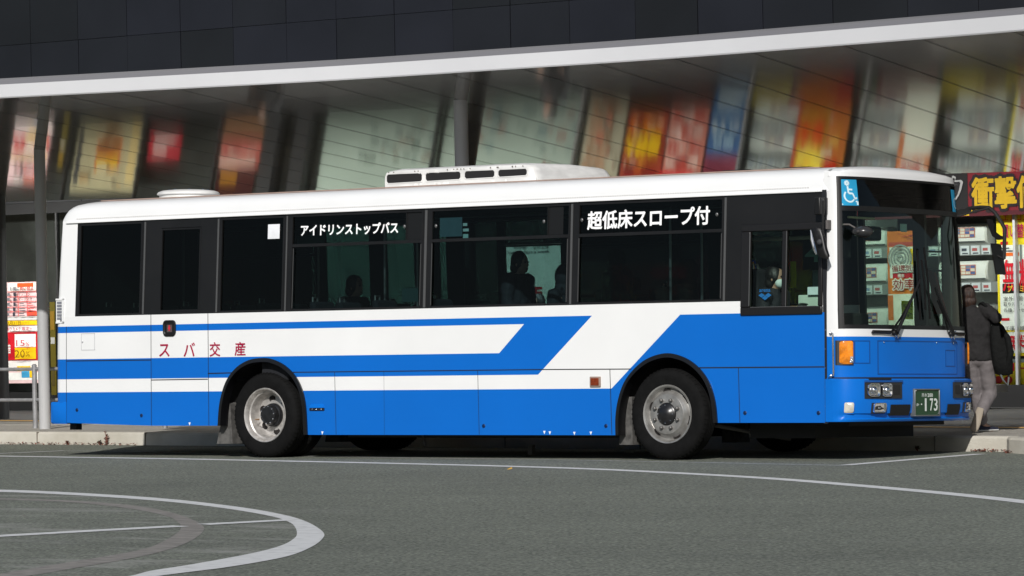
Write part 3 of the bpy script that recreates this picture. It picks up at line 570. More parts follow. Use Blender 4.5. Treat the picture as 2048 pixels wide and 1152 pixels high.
def weed(px, h, label, m):
    p = gz(px, 889, 0); y = kerb_y(p.x)-.03; o = empty('weed', (p.x, y, 0), label, 'weed', 'weeds growing along the kerb foot'); mb = MB(); lf = MB()
    for k in range(3): mb.tube([(0, 0, 0), (random.uniform(-.02, .02), -.01, h*.5), (random.uniform(-.03, .03), -.02, h*(1-.2*k))], [.006, .005, .003], 5)
    for k in range(26):
        z = random.uniform(.02, h); a = random.uniform(0, 6.28); s = random.uniform(.02, .05)*(1.2-z/h*.6); c = Vector((random.uniform(-.02, .02), -.01, z)); d = Vector((math.cos(a), math.sin(a)*.6, .5))*s; w = Vector((-math.sin(a), math.cos(a), 0))*s*.4
        lf.quad(c, c+d*.5+w, c+d, c+d*.5-w)
    mb.build('stem', M_weed, o); lf.build('leaves', m, o, smooth=0)
weed(236, .18, 'tallest reddish weed growing at the kerb foot behind the bus', M_weed); weed(220, .06, 'small orange brown tuft beside the tallest weed at the kerb', M_weed2)
weed(148, .05, 'low red tuft at the kerb foot between the column and the tallest weed', M_weed); weed(2012, .06, 'brown tuft at the kerb foot in front of the walking person', M_weed2)
mb = MB()
for k in range(420):
    px = random.choice((random.uniform(-30, 305), random.uniform(-30, 305), random.uniform(1935, 2060))); p = gz(px, 889 if px < 400 else 904, 0); y = kerb_y(p.x)-random.uniform(.005, .07)**1; s = random.uniform(.008, .022); a = random.uniform(0, 6.28)
    c = Vector((p.x, y, random.uniform(.004, .03))); d = Vector((math.cos(a), math.sin(a), random.uniform(-.1, .7)))*s; w = Vector((-math.sin(a), math.cos(a), .2))*s*.6; mb.quad(c-d, c-w, c+d, c+w)
tag(mb.build('leaf_litter', M_weed, smooth=0), 'reddish dry bits strewn along the foot of the kerb', 'leaf litter', kind='stuff')
p = gz(1019, 940, 0); mb = MB(); mb.add([(p.x-.03, p.y, .01), (p.x, p.y-.03, .004), (p.x+.035, p.y, .012), (p.x+.01, p.y+.03, .03)], [(0, 1, 2, 3)])
tag(mb.build('fallen_leaf', flat(190, 150, 70), smooth=0), 'single yellow leaf lying on the road in front of the bus', 'leaf')

# ================================================================== BUS (own frame: x forward, y away from the camera side, z up)
bus = empty('bus', (0, 0, 0), 'white and blue city bus standing at the kerb under the canopy', 'bus')
bus.rotation_euler = ROOT_ROT.to_euler()
BW = 2.49
def B(mb, name, mats, parent=bus, **k): return mb.build(name, mats, parent, **k)
def rbox(p0, p1):                                   # local x and z of a pixel rectangle on the side
    a = bt(*p0); b = bt(*p1); return a.x, b.x, min(a.z, b.z), max(a.z, b.z)
def SY(z, side, off): return (th(z)+off) if side == 0 else BW-(th(z)+off)
def bar(mb, x0, x1, z0, z1, d0=0.0, d1=.03, side=0):  # a block following the leaning side; d0..d1 = depth inwards
    v = []
    for z in (z0, z1):
        for x, d in ((x0, d0), (x1, d0), (x1, d1), (x0, d1)): v.append((x, SY(z, side, d), z))
    if side: v = [v[1], v[0], v[3], v[2], v[5], v[4], v[7], v[6]]
    return mb.hexa(v)
X_R = bs(108, 650).x; XF0 = bs(1649, 700).x; X_P = bs(133, 700).x
ZB = bs(800, 869.8).z; ZBF = bs(1540, 845.5).z; ZBR = bs(300, 851.5).z; ZBRR = bs(134, 845).z
ZBELT = (bt(640, 621.6).z+bt(1200, 609).z)/2; ZTOP = (bt(640, 425).z+bt(1200, 397).z)/2
fa_px = [(1233, 868), (1233, 835), (1238, 800), (1250, 765), (1270, 738), (1295, 718), (1325, 707.5), (1350, 708), (1380, 720), (1405, 742), (1422, 770), (1432, 805), (1436, 844)]
ra_px = [(437.5, 851), (440, 815), (446, 785), (457, 757), (476, 734), (500, 720), (525, 716), (545, 718), (570, 730), (592, 752), (606, 780), (613, 815), (616, 868)]
def arch(px): return [Vector((p.x, 0, p.z)) for p in (bs(q.x, q.y) for q in spline(px, 4))]
FA, RA = arch(fa_px), arch(ra_px)
RA[0].z = ZBR; RA[-1].z = ZB; FA[0].z = ZB; FA[-1].z = ZBF
ZDW0 = bt(1560, 630).z+.02; XDW = bt(1483, 540).x+.02
XC = X_R+.10                                        # rear corner starts
low = [Vector((XC, 0, ZBRR)), Vector((bs(210, 847).x, 0, bs(210, 848.5).z)), Vector((bs(303, 850).x, 0, ZBR))] + RA + FA + [Vector((XF0, 0, ZBF)), Vector((XF0, 0, ZDW0)), Vector((XDW, 0, ZDW0)), Vector((XDW, 0, ZBELT)), Vector((XC, 0, ZBELT))]
body = MB()
def flip(pts): return [Vector((p.x, BW-p.y, p.z)) for p in pts]
body.prism(low, (0, .03, 0))
# far side: same panel, but with the doorway at the front
XD0, XD1 = .86, 1.98
far = [p for p in low if p.x < XD0-.01 and not (p.z > 1.4 and p.x > XC+.01)]
far = far[:-1] + [Vector((XD0, 0, ZBF)), Vector((XD0, 0, ZBELT)), far[-1]]
body.prism([Vector((p.x, BW, p.z)) for p in far if p.x <= XD0+.001][::-1], (0, -.03, 0))
# rear corner and rear wall, rounded in plan, leaning a little at the top
RL = [(ZBRR, 0), (1.2, 0), (1.7, .006), (2.3, .03), (2.62, .055), (2.78, .085), (ZTOP+.02, .10)]
def rear_ring(z, dx):
    y0 = th(z); pts = [Vector((XC, y0, z))]
    for t in range(1, 7):
        a = t/6*math.pi/2; pts.append(Vector((X_R+dx+(XC-X_R-dx)*(1-math.sin(a)), y0+.10*(1-math.cos(a)), z)))
    pts += [Vector((X_R+dx-.05, BW/2, z))]
    return pts + [Vector((p.x, BW-p.y, p.z)) for p in pts[:-1]][::-1]
body.loft([rear_ring(z, dx) for z, dx in RL], False, False)
xw = bt(153, 530).x                                 # white part of the rear corner beside the rear window
for sd_ in (0, 1): bar(body, XC, xw, ZBELT, ZTOP, 0, .03, sd_)
B(body, 'body', M_livery, smooth=40)

# roof with its rounded cove, tapering down at the rear end
CS = [(.05, ZTOP-.012), (.052, ZTOP+.01), (.066, 2.90), (.10, 2.965), (.17, 3.012), (.33, 3.045), (.75, 3.066), (1.245, 3.072)]
CS = CS + [(BW-y, z) for y, z in CS[:-1]][::-1]
xr0 = bt(137, 430).x
def roof_ring(x, k, dz=0, cs=CS): return [Vector((x, BW/2+(y-BW/2)*(1-.02*k), ZTOP+(z-ZTOP)*(1-k)+dz)) for y, z in cs]
rf = MB(); XRF = bt(1646, 380).x
rf.loft([roof_ring(xr0-.10, .62), roof_ring(xr0-.075, .36), roof_ring(xr0-.03, .16), roof_ring(xr0+.05, .06), roof_ring(xr0+.2, .02), roof_ring(xr0+.45, 0), roof_ring(-3, 0), roof_ring(XRF, 0)], False, False)
rf.quad(*[Vector(p) for p in ((xr0, .06, ZTOP), (XRF, .06, ZTOP), (XRF, BW-.06, ZTOP), (xr0, BW-.06, ZTOP))])
roof = B(rf, 'roof', M_white, smooth=50)
mb = MB()                                           # row of rivets and drip rail along the lower edge of the cove
n = 330
for i in range(n):
    x = xr0+.15+(XRF-xr0-.3)*i/n; mb.box((x-.008, .047, ZTOP+.030), (x+.008, .06, ZTOP+.040))
mb.build('rivet_row', flat(206, 205, 203), roof, smooth=0)
mb = MB(); mb.box((xr0-.02, .030, ZTOP-.016), (XRF, .06, ZTOP-.004)); mb.build('drip_rail', M_white, roof)
mb = MB(); mb.box((xr0+.3, .30, 3.043), (XRF-.2, .315, 3.056)); mb.build('roof_sealant_line', flat(150, 130, 120), roof, smooth=0)

# air conditioner on the roof
ac = MB()
a0 = bs(766, 350, .46); a1 = bs(1060, 340, .46); af = bs(1216, 345, 1.0)
x0, x1 = a0.x, a1.x; y0, y1 = .46, 1.92; zb = 3.03; zt0 = bs(785, 340, .5).z; zt1 = bs(1075, 324, .5).z
def ac_ring(x, k, zt): return [Vector(p) for p in ((x, y0+.03*k, zb), (x, y0+.03*k, zt-.07), (x, y0+.03+.03*k, zt-.02), (x, y0+.10+.03*k, zt), (x, BW/2, zt+.015), (x, y1-.10, zt), (x, y1-.03, zt-.02), (x, y1, zt-.07), (x, y1, zb))]
ac.loft([ac_ring(x0, 1, zt0-.05), ac_ring(x0+.03, 0, zt0-.01), ac_ring(x0+.2, 0, zt0+.01), ac_ring(x1-.15, 0, zt1), ac_ring(x1-.05, .0, zt1-.005), ac_ring(x1+.01, .3, zt1-.02), ac_ring(x1+.06, .9, zt1-.09), ac_ring(x1+.08, 1.2, zb)], False, True)
acu = B(ac, 'roof_air_conditioner', M_roofgrey, smooth=40)
for u0, u1 in ((772, 846), (850, 923), (928, 991), (995, 1056)):
    xa, xb = bs(u0, 345, y0).x, bs(u1, 345, y0).x; k0 = (u0-772)/284; k1 = (u1-772)/284
    zlo0 = bs(u0, 369-16.5*k0, y0).z; zhi0 = bs(u0, 347-12*k0, y0).z; zlo1 = bs(u1, 369-16.5*k1, y0).z; zhi1 = bs(u1, 347-12*k1, y0).z
    def rr(o, i): 
        c = .02; pts = [(xa+i+c, zlo0+i), (xb-i-c, zlo1+i), (xb-i, zlo1+i+c), (xb-i, zhi1-i-c), (xb-i-c, zhi1-i), (xa+i+c, zhi0-i), (xa+i, zhi0-i-c), (xa+i, zlo0+i+c)]
        return [Vector((x, y0+o, z)) for x, z in pts]
    mb = MB(); mb.loft([rr(.002, 0), rr(-.006, .002), rr(-.006, .012), rr(.002, .014)], True, False); fr_ = mb.build('louvre_frame', M_roofgrey, acu)
    mb = MB(); mb.poly(rr(-.001, .012)); mb.build('louvre_mesh', mat('louvre_black', (.008, .007, .007), .7), fr_, smooth=0)
    fr_.parent = acu
mb = MB()
for k in range(26): mb.ball((x0+.05+(x1-x0-.1)*random.random(), y0-.001, random.choice((zt0-.03, zb+.03))), .007, 6, 4)
mb.build('screw', flat(96, 84, 72), acu)
mb = MB()
for k in range(14):
    x = x0+.1+(x1-x0-.2)*random.random(); z = random.choice((zt0-.045, zb+.05)); w = random.uniform(.02, .08); mb.quad((x, y0-.002, z-.012), (x+w, y0-.002, z-.016), (x+w*.8, y0-.002, z+.01), (x+w*.2, y0-.002, z+.014))
mb.build('flaking_paint', flat(226, 224, 220), acu, smooth=0)
vp = bs(388, 381, 1.1); rv = (bs(447, 381, 1.1).x-bs(330, 381, 1.1).x)/2*.80
mb = MB(); zv = bs(388, 388.5, .8).z; mb.lathe([(rv*.93, zv-.03), (rv*.93, zv), (rv, zv+.008), (rv, zv+.022), (rv*.96, zv+.04), (rv*.85, zv+.055), (rv*.5, zv+.068), (.02, zv+.072)], (vp.x, 1.0, 0), (0, 0, 1), 40, True); rvn = B(mb, 'roof_ventilator', M_roofgrey, smooth=50)
mb = MB()
for k in range(8): a = k*math.pi/4; mb.ball((vp.x+math.cos(a)*rv*.62, 1.0+math.sin(a)*rv*.62, zv+.066), .012, 6, 4)
mb.build('bolt', M_chrome, rvn)
for px in (1480, 1600):
    a = bs(px, 337, .5); mb = MB(); mb.box((a.x-.16, .4, 3.04), (a.x+.16, .7, 3.072)); B(mb, 'roof_hatch_strip', M_black, smooth=0)

# ---------------- windows
def window(name, x0, x1, z0, z1, side=0, fw=.022, glassm=None, mid=None, pane_depth=.016, label=None, fm=None):
    mb = MB(); fm = fm or M_black; glassm = glassm or (M_rearglass if x1 < bx(575) else M_side)
    bar(mb, x0, x1, z1-fw, z1, -.003, .03, side); bar(mb, x0, x1, z0, z0+fw, -.003, .03, side)
    bar(mb, x0, x0+fw, z0+fw, z1-fw, -.003, .03, side); bar(mb, x1-fw, x1, z0+fw, z1-fw, -.003, .03, side)
    if mid: bar(mb, x0+fw, x1-fw, mid-.017, mid+.017, -.002, .03, side)
    w = B(mb, name, fm, smooth=0)
    mb = MB(); a, b, c, d = [(x, SY(z, side, pane_depth), z) for x, z in ((x0, z0), (x1, z0), (x1, z1), (x0, z1))]
    (mb.quad(a, b, c, d) if side == 0 else mb.quad(b, a, d, c)); mb.build('pane', glassm, w, smooth=0)
    if label: w['label'] = label
    return w
def post(*a):                                       # black panels and posts between the windows
    t = MB(); bar(t, *a); return B(t, 'window_post', M_black, smooth=0)
bx = lambda px, py=520: bt(px, py).x
Zt, Zb = ZTOP-.005, ZBELT
edges = [(153.5, 158), (284, 321), (401, 440), (568, 581), (845, 860), (1139, 1154), (1446, 1484)]
for a, b in edges: post(bx(a), bx(b), Zb, Zt, .0, .03, 0)
xa = bx(1484); xb_ = bx(1646, 420)
zdw1 = bt(1560, 447).z; zdw0 = bt(1560, 630).z
post(xa, xb_+.01, zdw1, Zt, 0, .03, 0)
for sd_ in (0,):                                    # rails above and below the door window
    za, zc = bt(360, 455).z, bt(360, 623).z
    post(bx(321), bx(401), za, Zt, 0, .03, sd_); post(bx(321), bx(401), Zb, zc, 0, .03, sd_)
def stripes(px0, px1, name='window_post_strip', m=M_alu):
    for p in zip(px0, px1):
        mb = MB(); bar(mb, bx(p[0]), bx(p[1]), Zb+.01, Zt-.03, -.005, 0, 0); B(mb, name, m, smooth=0)
stripes((287.5, 434, 848.5, 571.5, 1140.5, 1447.5), (290.5, 437, 853, 574, 1144.5, 1451.5), m=mat('post_strip_grey', (.10, .10, .10), .4, metal=.3))
zz = lambda px, py: bt(px, py).z
z0w, z1w = ZBELT+.004, ZTOP-.03
midz = zz(715, 487)
W1 = window('side_window', bx(158), bx(284), z0w, z1w)
W2 = window('door_window', bx(321), bx(401), zz(360, 623)+.001, zz(360, 456), fw=.02, label='tall narrow window in the emergency door')
W3 = window('side_window', bx(440), bx(568), z0w, z1w)
W4 = window('side_window', bx(581), bx(845), z0w, z1w, mid=midz)
W5 = window('side_window', bx(860), bx(1139), z0w, z1w, mid=midz)
W6 = window('side_window', bx(1154), bx(1446), z0w, z1w, mid=midz)
fx_ = lambda px: bs(px, 545, BW).x
M_farmid = glass('far_mid_glass', (.028, .06, .055), 1.3)
prev = X_R+.15
for a, b, g_, md in ((225, 420, M_fardark, None), (440, 640, M_fardark, midz), (655, 748, M_farmid, None), (776, 838, M_farmid, None), (852, 874, M_fardark, None), (881, 902, M_farmid, None), (930, 1004, M_fardark, None), (1013, 1131, M_side, midz), (1152, 1425, M_fardark, midz), (1450, 1690, M_fardark, None)):
    p_ = MB(); bar(p_, prev, fx_(a), Zb, Zt, .0, .03, 1); B(p_, 'window_post', M_black, smooth=0)
    if g_ is M_side:
        zm_ = bs(1070, 489, BW).z; window('side_window', fx_(a), fx_(b), z0w, zm_, side=1, glassm=g_); window('side_window', fx_(a), fx_(b), zm_+.002, z1w, side=1, glassm=M_fardark)
    else: window('side_window', fx_(a), fx_(b), z0w, z1w, side=1, mid=md, glassm=g_)
    prev = fx_(b)
p_ = MB(); bar(p_, prev, XD0, Zb, Zt, .0, .03, 1); B(p_, 'window_post', M_black, smooth=0)
# sliding sash edges and catches
M_catch = mat('catch_grey', (.16, .16, .16), .35, metal=.5)
for w, pxs in ((W4, (812, 817)), (W5, (1095, 1100))):
    mb = MB(); xq = bx(pxs[0], 450); xe = bx(pxs[0]+30, 450); bar(mb, xq-.006, xq+.006, midz+.02, z1w-.02, .004, .016); bar(mb, xq, xe, midz+.02, z1w-.02, .0145, .0155); mb.build('vent_flap', mat('vent_flap_black', (.003, .003, .003), .5), w, smooth=0)
for w, px, py in ((W4, 808, 453), (W5, 871, 452), (W5, 1087, 443), (W6, 1163, 440), (W6, 1433, 429)):
    p = bt(px, py); mb = MB(); mb.ball((p.x, th(p.z)+.008, p.z), (.018, .012, .022), 10, 6); mb.build('window_catch', M_catch, w)
for w, lst in ((W4, (586, 841)), (W5, (863, 1134)), (W6, (1157, 1442))):
    mb = MB()
    for px in lst: x = bx(px, 545); bar(mb, x-.004, x+.004, z0w+.03, midz-.03, -.006, 0)
    mb.build('glazing_bead', mat('bead_grey', (.06, .06, .06), .4), w, smooth=0)
def side_text(s, p0, p1, h0, h1, m, parent, name='lettering', bold=.03, off=-.006, depth=None):
    """text on the side of the bus: p0 = lower left pixel, p1 = lower right pixel"""
    a = bt(*p0); b = bt(*p1); c = bt(p0[0], p0[1]-h0); d = off if depth is None else depth
    rv_ = Vector((b.x-a.x, th(b.z)-th(a.z), b.z-a.z)); uv_ = Vector((0, th(c.z)-th(a.z), c.z-a.z))
    mb = MB(); put_text(mb, s, (a.x, th(a.z)+d, a.z), rv_, uv_, bold); return mb.build(name, m, parent, smooth=0)
M_txtw = flat(244, 244, 244)
side_text('アイドリンストップバス', (601, 472), (795, 466.5), 22, 22, M_txtw, W4, bold=.035, depth=.008)
side_text('超低床スロープ付', (1174, 459.5), (1418, 448.5), 36, 36, M_txtw, W6, bold=.03, depth=.008)
p0, p1 = bt(535, 478), bt(559, 448); mb = MB(); bar(mb, p0.x, p1.x, p0.z, p1.z, .004, .008); mb.build('white_sticker', flat(225, 226, 230), W3, smooth=0)
def card(px0, py0, px1, py1, y, m, name, label=None):   # thin card hung inside the bus
    a, b = bs(px0, py1, y), bs(px1, py0, y); mb = MB(); mb.box((a.x, y, a.z), (b.x, y+.006, b.z)); o = B(mb, name, m, smooth=0); 
    if label: o['label'] = label
    return o
M_teal = flat(150, 190, 190); M_teal2 = flat(120, 150, 140)
card(880, 434, 924, 474, .16, flat(78, 104, 112), 'hanging_card'); card(925, 446, 934, 452, .2, flat(190, 215, 210), 'hanging_card'); card(925, 457, 937, 463, .2, flat(190, 215, 210), 'hanging_card'); card(925, 468, 936, 478, .2, flat(170, 205, 200), 'hanging_card')
card(804, 576, 836, 604, .3, flat(48, 72, 70), 'hanging_card')
card(594, 470, 648, 489, .5, flat(46, 74, 64), 'hanging_card')

# ---------------- driver's window
xd0, xd1 = bx(1483, 540), bx(1646, 540)
mb = MB()
bar(mb, xd0, xd1, zdw1-.075, zdw1, -.02, .03); bar(mb, xd0, xd1, zdw0, zdw0+.085, -.02, .03); bar(mb, xd0, xd0+.115, zdw0+.085, zdw1-.075, -.02, .03); bar(mb, xd1-.05, xd1, zdw0+.085, zdw1-.075, -.02, .03)
xm0, xm1 = bx(1564, 540), bx(1574, 540); bar(mb, xm0, xm1, zdw0+.085, zdw1-.075, -.012, .03)
DW = mb.build('driver_window', mat('black_frame', (.010, .009, .009), .35), bus, smooth=30, bevel=.01)
for a, b in ((xd0+.115, xm0), (xm1, xd1-.05)):
    mb = MB(); z0, z1 = zdw0+.085, zdw1-.075; mb.quad(*[(x, th(z)+.01, z) for x, z in ((a, z0), (b, z0), (b, z1), (a, z1))]); mb.build('pane', M_drv, DW, smooth=0)
mb = MB(); bar(mb, xd0+.11, xd0+.118, zdw0+.10, zdw1-.09, -.023, -.018); bar(mb, xm1-.006, xm1, zdw0+.07, zdw1-.08, -.016, -.01); bar(mb, xd0+.13, xd1-.06, zdw0+.083, zdw0+.088, -.022, -.018); mb.build('sash_edge', M_catch, DW, smooth=0)

# ---------------- panel gaps, small fittings on the side
gap = MB()
def vline(pa, pb, w=.007):
    a, b = bs(*pa), bs(*pb); gap.quad((a.x-w/2, -.0025, a.z), (b.x-w/2, -.0025, b.z), (b.x+w/2, -.0025, b.z), (a.x+w/2, -.0025, a.z))
def hline(pa, pb, w=.009):
    a, b = bs(*pa), bs(*pb); gap.quad((a.x, -.0025, a.z-w/2), (b.x, -.0025, b.z-w/2), (b.x, -.0025, b.z+w/2), (a.x, -.0025, a.z+w/2))
for pa, pb, w in (((133, 653), (133, 845), .007), ((302, 629), (303, 851), .008), ((416, 626), (418, 851), .008), ((669.5, 744), (672.5, 869), .006), ((768, 743), (769, 869), .003), ((955.6, 741), (958.7, 869), .006), ((1220, 739), (1224, 869), .008), ((1477, 735.5), (1480, 845), .008)): vline(pa, pb, w)
for pa, pb, w in (((133, 722), (302, 720), .011), ((302.5, 760), (416, 758.3), .011), ((416, 747), (468, 745.5), .012), ((584, 744.6), (1087, 739), .010), ((1087, 739), (1263, 738), .010), ((1398, 735.6), (1649, 733.7), .012)): hline(pa, pb, w)
B(gap, 'panel_gap', M_line, smooth=0)
mb = MB(); a, b = bs(1648, 845.5), bs(1652.5, 655); mb.box((a.x-.003, .002, a.z-.01), (b.x+.004, .02, ZTOP)); B(mb, 'front_joint', M_line, smooth=0)
bead = MB()
for px in range(660, 850, 38): p = bs(1650.5, px); bead.ball((p.x, .0, p.z), .007, 6, 4)
B(bead, 'joint_rivet', M_chrome)
fl = MB(); a, b = bs(163, 700.5), bs(190, 666.5)
for q in ((a.x, b.x, a.z, a.z+.006), (a.x, b.x, b.z-.004, b.z), (a.x, a.x+.005, a.z, b.z), (b.x-.007, b.x, a.z, b.z)): fl.box((q[0], -.004, q[2]), (q[1], .0, q[3]))
fl.ball((a.x+.02, -.004, (a.z+b.z)/2), .012, 8, 6)
B(fl, 'fuel_flap', flat(186, 186, 188), smooth=0)
va, vb = bs(110.5, 647), bs(128, 597)
mb = MB(); mb.box((X_R+.035, .0, va.z), (vb.x, .012, vb.z)); mb.box((X_R+.035, -.008, va.z), (vb.x, .0, va.z+.02)); mb.box((X_R+.035, -.008, vb.z-.02), (vb.x, .0, vb.z)); mb.box((vb.x-.03, -.008, va.z), (vb.x, .0, vb.z))
vent = B(mb, 'side_vent', M_white, smooth=0); mb = MB()
for k in range(6): z = va.z+.045+k*(vb.z-va.z-.07)/6; mb.box((X_R+.055, -.006, z), (vb.x-.035, -.001, z+.028))
mb.build('vent_slot', flat(120, 122, 130), vent, smooth=0)
for i, (ch, l, r_, b_, t_) in enumerate((('ス', 319, 339.5, 713.3, 688.5), ('バ', 368, 390.5, 713, 685.5), ('交', 420, 441, 713, 684.5), ('産', 470, 491.5, 711.5, 684))):
    side_text(ch, (l, b_), (r_, b_-.4), b_-t_, b_-t_, M_red, bus, bold=.012, off=-.005)
# emergency door handle
a, b = bs(327, 673), bs(352, 640); mb = MB(); cx, cz = (a.x+b.x)/2, (a.z+b.z)/2; wx_, wz_ = (b.x-a.x)/2, (b.z-a.z)/2
def rrect(cx, cz, w, h, r, y, n=5):
    out = []
    for qx, qz, a0 in ((1, 1, 0), (-1, 1, 90), (-1, -1, 180), (1, -1, 270)):
        for k in range(n+1):
            t = R(a0+90*k/n); out.append(Vector((cx+qx*(w-r)+r*math.cos(t), y, cz+qz*(h-r)+r*math.sin(t))))
    return out
mb.loft([rrect(cx, cz, wx_, wz_, .05, .0), rrect(cx, cz, wx_, wz_, .05, -.012), rrect(cx, cz, wx_-.015, wz_-.015, .04, -.016), rrect(cx, cz, wx_-.025, wz_-.025, .035, -.004)], True, True)
eh = B(mb, 'emergency_handle', M_black)
mb = MB(); mb.box((cx-.04, -.0065, cz-.045), (cx+.04, -.0045, cz+.04)); mb.build('handle_recess', flat(84, 70, 70), eh, smooth=0)
mb = MB(); mb.box((cx-.008, -.012, cz-.03), (cx+.008, -.007, cz+.035)); mb.box((cx-.02, -.011, cz-.006), (cx+.02, -.0072, cz+.008)); mb.build('lever', flat(196, 46, 62), eh, smooth=0)
a, b = bs(1181, 774), bs(1202, 753); mb = MB(); mb.box((a.x, -.018, a.z), (b.x, .0, b.z)); sm = B(mb, 'side_marker_lamp', flat(150, 130, 118), bevel=.006); mb = MB(); mb.box((a.x+.016, -.026, a.z+.016), (b.x-.016, -.0175, b.z-.016)); mb.build('lens', M_redlens, sm, bevel=.006)
mb = MB()
for px, py in ((645, 866), (1089, 865), (1100, 866), (1149, 867), (1182, 866.5), (379.5, 848)):
    p = bs(px, py); mb.poly([(p.x-.017, -.003, p.z+.018), (p.x, -.003, p.z-.02), (p.x+.017, -.003, p.z+.018)])
B(mb, 'jacking_mark', flat(225, 228, 235), smooth=0)
for px, py in ((154, 820), (283, 831), (967.5, 852), (1212, 852), (1490, 826), (1637, 826)):
    p = bs(px, py); mb = MB(); mb.lathe([(.022, .001), (.022, -.003), (.016, -.006), (.015, -.002)], (p.x, 0, p.z), (0, 1, 0), 14, True); mb.box((p.x-.016, -.0075, p.z-.003), (p.x+.016, -.002, p.z+.004)); B(mb, 'panel_lock', mat('lock_blue_black', (.004, .02, .08), .4) if px == 154 else bpy.data.materials['lock_blue_black'])
a, b = bs(620, 821), bs(649, 808); mb = MB(); mb.loft([[Vector((a.x+.02, 0, b.z)), Vector((b.x-.02, 0, b.z)), Vector((b.x, 0, a.z+.03)), Vector((a.x, 0, a.z+.03))], [Vector((a.x+.02, -.008, b.z-.005)), Vector((b.x-.02, -.008, b.z-.005)), Vector((b.x-.005, -.02, a.z+.03)), Vector((a.x+.005, -.02, a.z+.03))]], True, True); gp = B(mb, 'grip_step', M_blue)
mb = MB(); mb.box((a.x, -.012, a.z), (b.x, .001, a.z+.026)); mb.build('grip_slot', M_line, gp, smooth=0)
mb = MB()
for k in (.2, .5, .8): mb.ball((a.x+(b.x-a.x)*k, -.012, a.z+.014), .010, 8, 6)
mb.build('grip_bolt', M_chrome, gp)

# wheel arch trims, wells and mud flaps
def arch_trim(A, name, label):
    c = Vector((sum(p.x for p in A)/len(A), 0, .5)); mb = MB(); ins = []
    for p in A:
        d = (Vector((c.x, 0, min(p.z, .75)))-p); d.y = 0; ins.append(p+d.normalized()*.045)
    mb.loft([[p+Vector((0, .001, 0)), p+Vector((0, -.022, 0)), q+Vector((0, -.028, 0)), q+Vector((0, .10, 0))] for p, q in zip(A, ins)], True, True)
    o = B(mb, name, mat('arch_rubber', (.006, .006, .007), .3, var=.2) if 'arch_rubber' not in bpy.data.materials else bpy.data.materials['arch_rubber']); o['label'] = label
    mb = MB(); mb.loft([[p, p+Vector((0, .75, 0))] for p in A], False, False); mb.poly([p+Vector((0, .75, 0)) for p in A]); mb.build('wheel_well', M_matte, o)
arch_trim(FA, 'wheel_arch', 'black rubber arch round the front wheel'); arch_trim(RA, 'wheel_arch', 'black rubber arch round the rear wheel')
def flap(px, y, name='mud_flap'):
    for yy, sgn in ((y, 1), (BW-y, -1)):
        P = [bs(q[0], q[1], y) for q in px]; mb = MB(); k = len(P)
        mb.prism([(p.x, yy, p.z) for p in P], (0, sgn*.30, 0)); B(mb, name, M_mud, bevel=.004)
flap([(433, 888), (465, 888), (460, 808), (452, 802), (443, 815), (441, 850)], .12); flap([(1238, 890), (1265, 890), (1263, 794), (1248, 793), (1239, 808), (1239, 868)], .12)

# ---------------- wheels
def tyre(mb, c, s, r=.487, w=.25):                  # c: centre of outer face, s: +1 axle goes to +y
    pr = [(.300, .02), (.312, .006), (.335, .0), (.40, -.012), (.438, -.006), (.462, .010), (.478, .030), (r, .055), (r, .085)]
    for k in range(4): y = .095+k*.032; pr += [(r, y-.006), (r-.012, y-.004), (r-.012, y+.004), (r, y+.006)]
    pr += [(r, w-.05), (.478, w-.03), (.44, w), (.36, w), (.30, w-.02)]
    mb.lathe([(a, b*s) for a, b in pr], c, (0, 1, 0), 72, False)
    n = 120                                         # shoulder blocks
    for k in range(n):
        a = 2*math.pi*k/n
        if k % 2: continue
        ca, sa = math.cos(a), math.sin(a); t = Vector((-sa, 0, ca)); rad = Vector((ca, 0, sa)); o = Vector(c)
        p = [o+rad*rr+t*tt+Vector((0, yy*s, 0)) for rr, yy in ((.470, .016), (r+.0015, .05)) for tt in (-.008, .008)]
        q = [x+rad*.0035-Vector((0, .003*s, 0)) for x in p]; mb.add([p[0], p[1], p[3], p[2], q[0], q[1], q[3], q[2]], [(4, 5, 6, 7), (0, 4, 7, 3), (1, 2, 6, 5), (0, 1, 5, 4), (3, 7, 6, 2)])
def disc_holes(c, s, ang, rad, size, y, n=16):
    outs = []
    for a in ang:
        out = MB(); outs.append(out); a = R(a); o = Vector(c)+Vector((math.cos(a)*rad, (y+(.020 if rad > .22 else 0))*s, math.sin(a)*rad)); t = Vector((-math.sin(a), 0, math.cos(a))); u = Vector((math.cos(a), 0, math.sin(a)))
        out.loft([[o+(t*math.cos(q)*size[0]*k+u*math.sin(q)*size[1]*k)+Vector((0, dy*s, 0)) for q in [2*math.pi*i/n for i in range(n)]] for k, dy in ((1.14, .004), (1.08, -.004), (1.0, .001))], True, False)
        out.poly([o+(t*math.cos(q)*size[0]+u*math.sin(q)*size[1])+Vector((0, .0005*s, 0)) for q in [2*math.pi*i/n for i in range(n)]])
    return outs
M_hole = mat('hole_dark', (.010, .007, .006), .8)
ZC = .487
def gz_local(x, y): return ZC-(0 if y < 1 else 0)
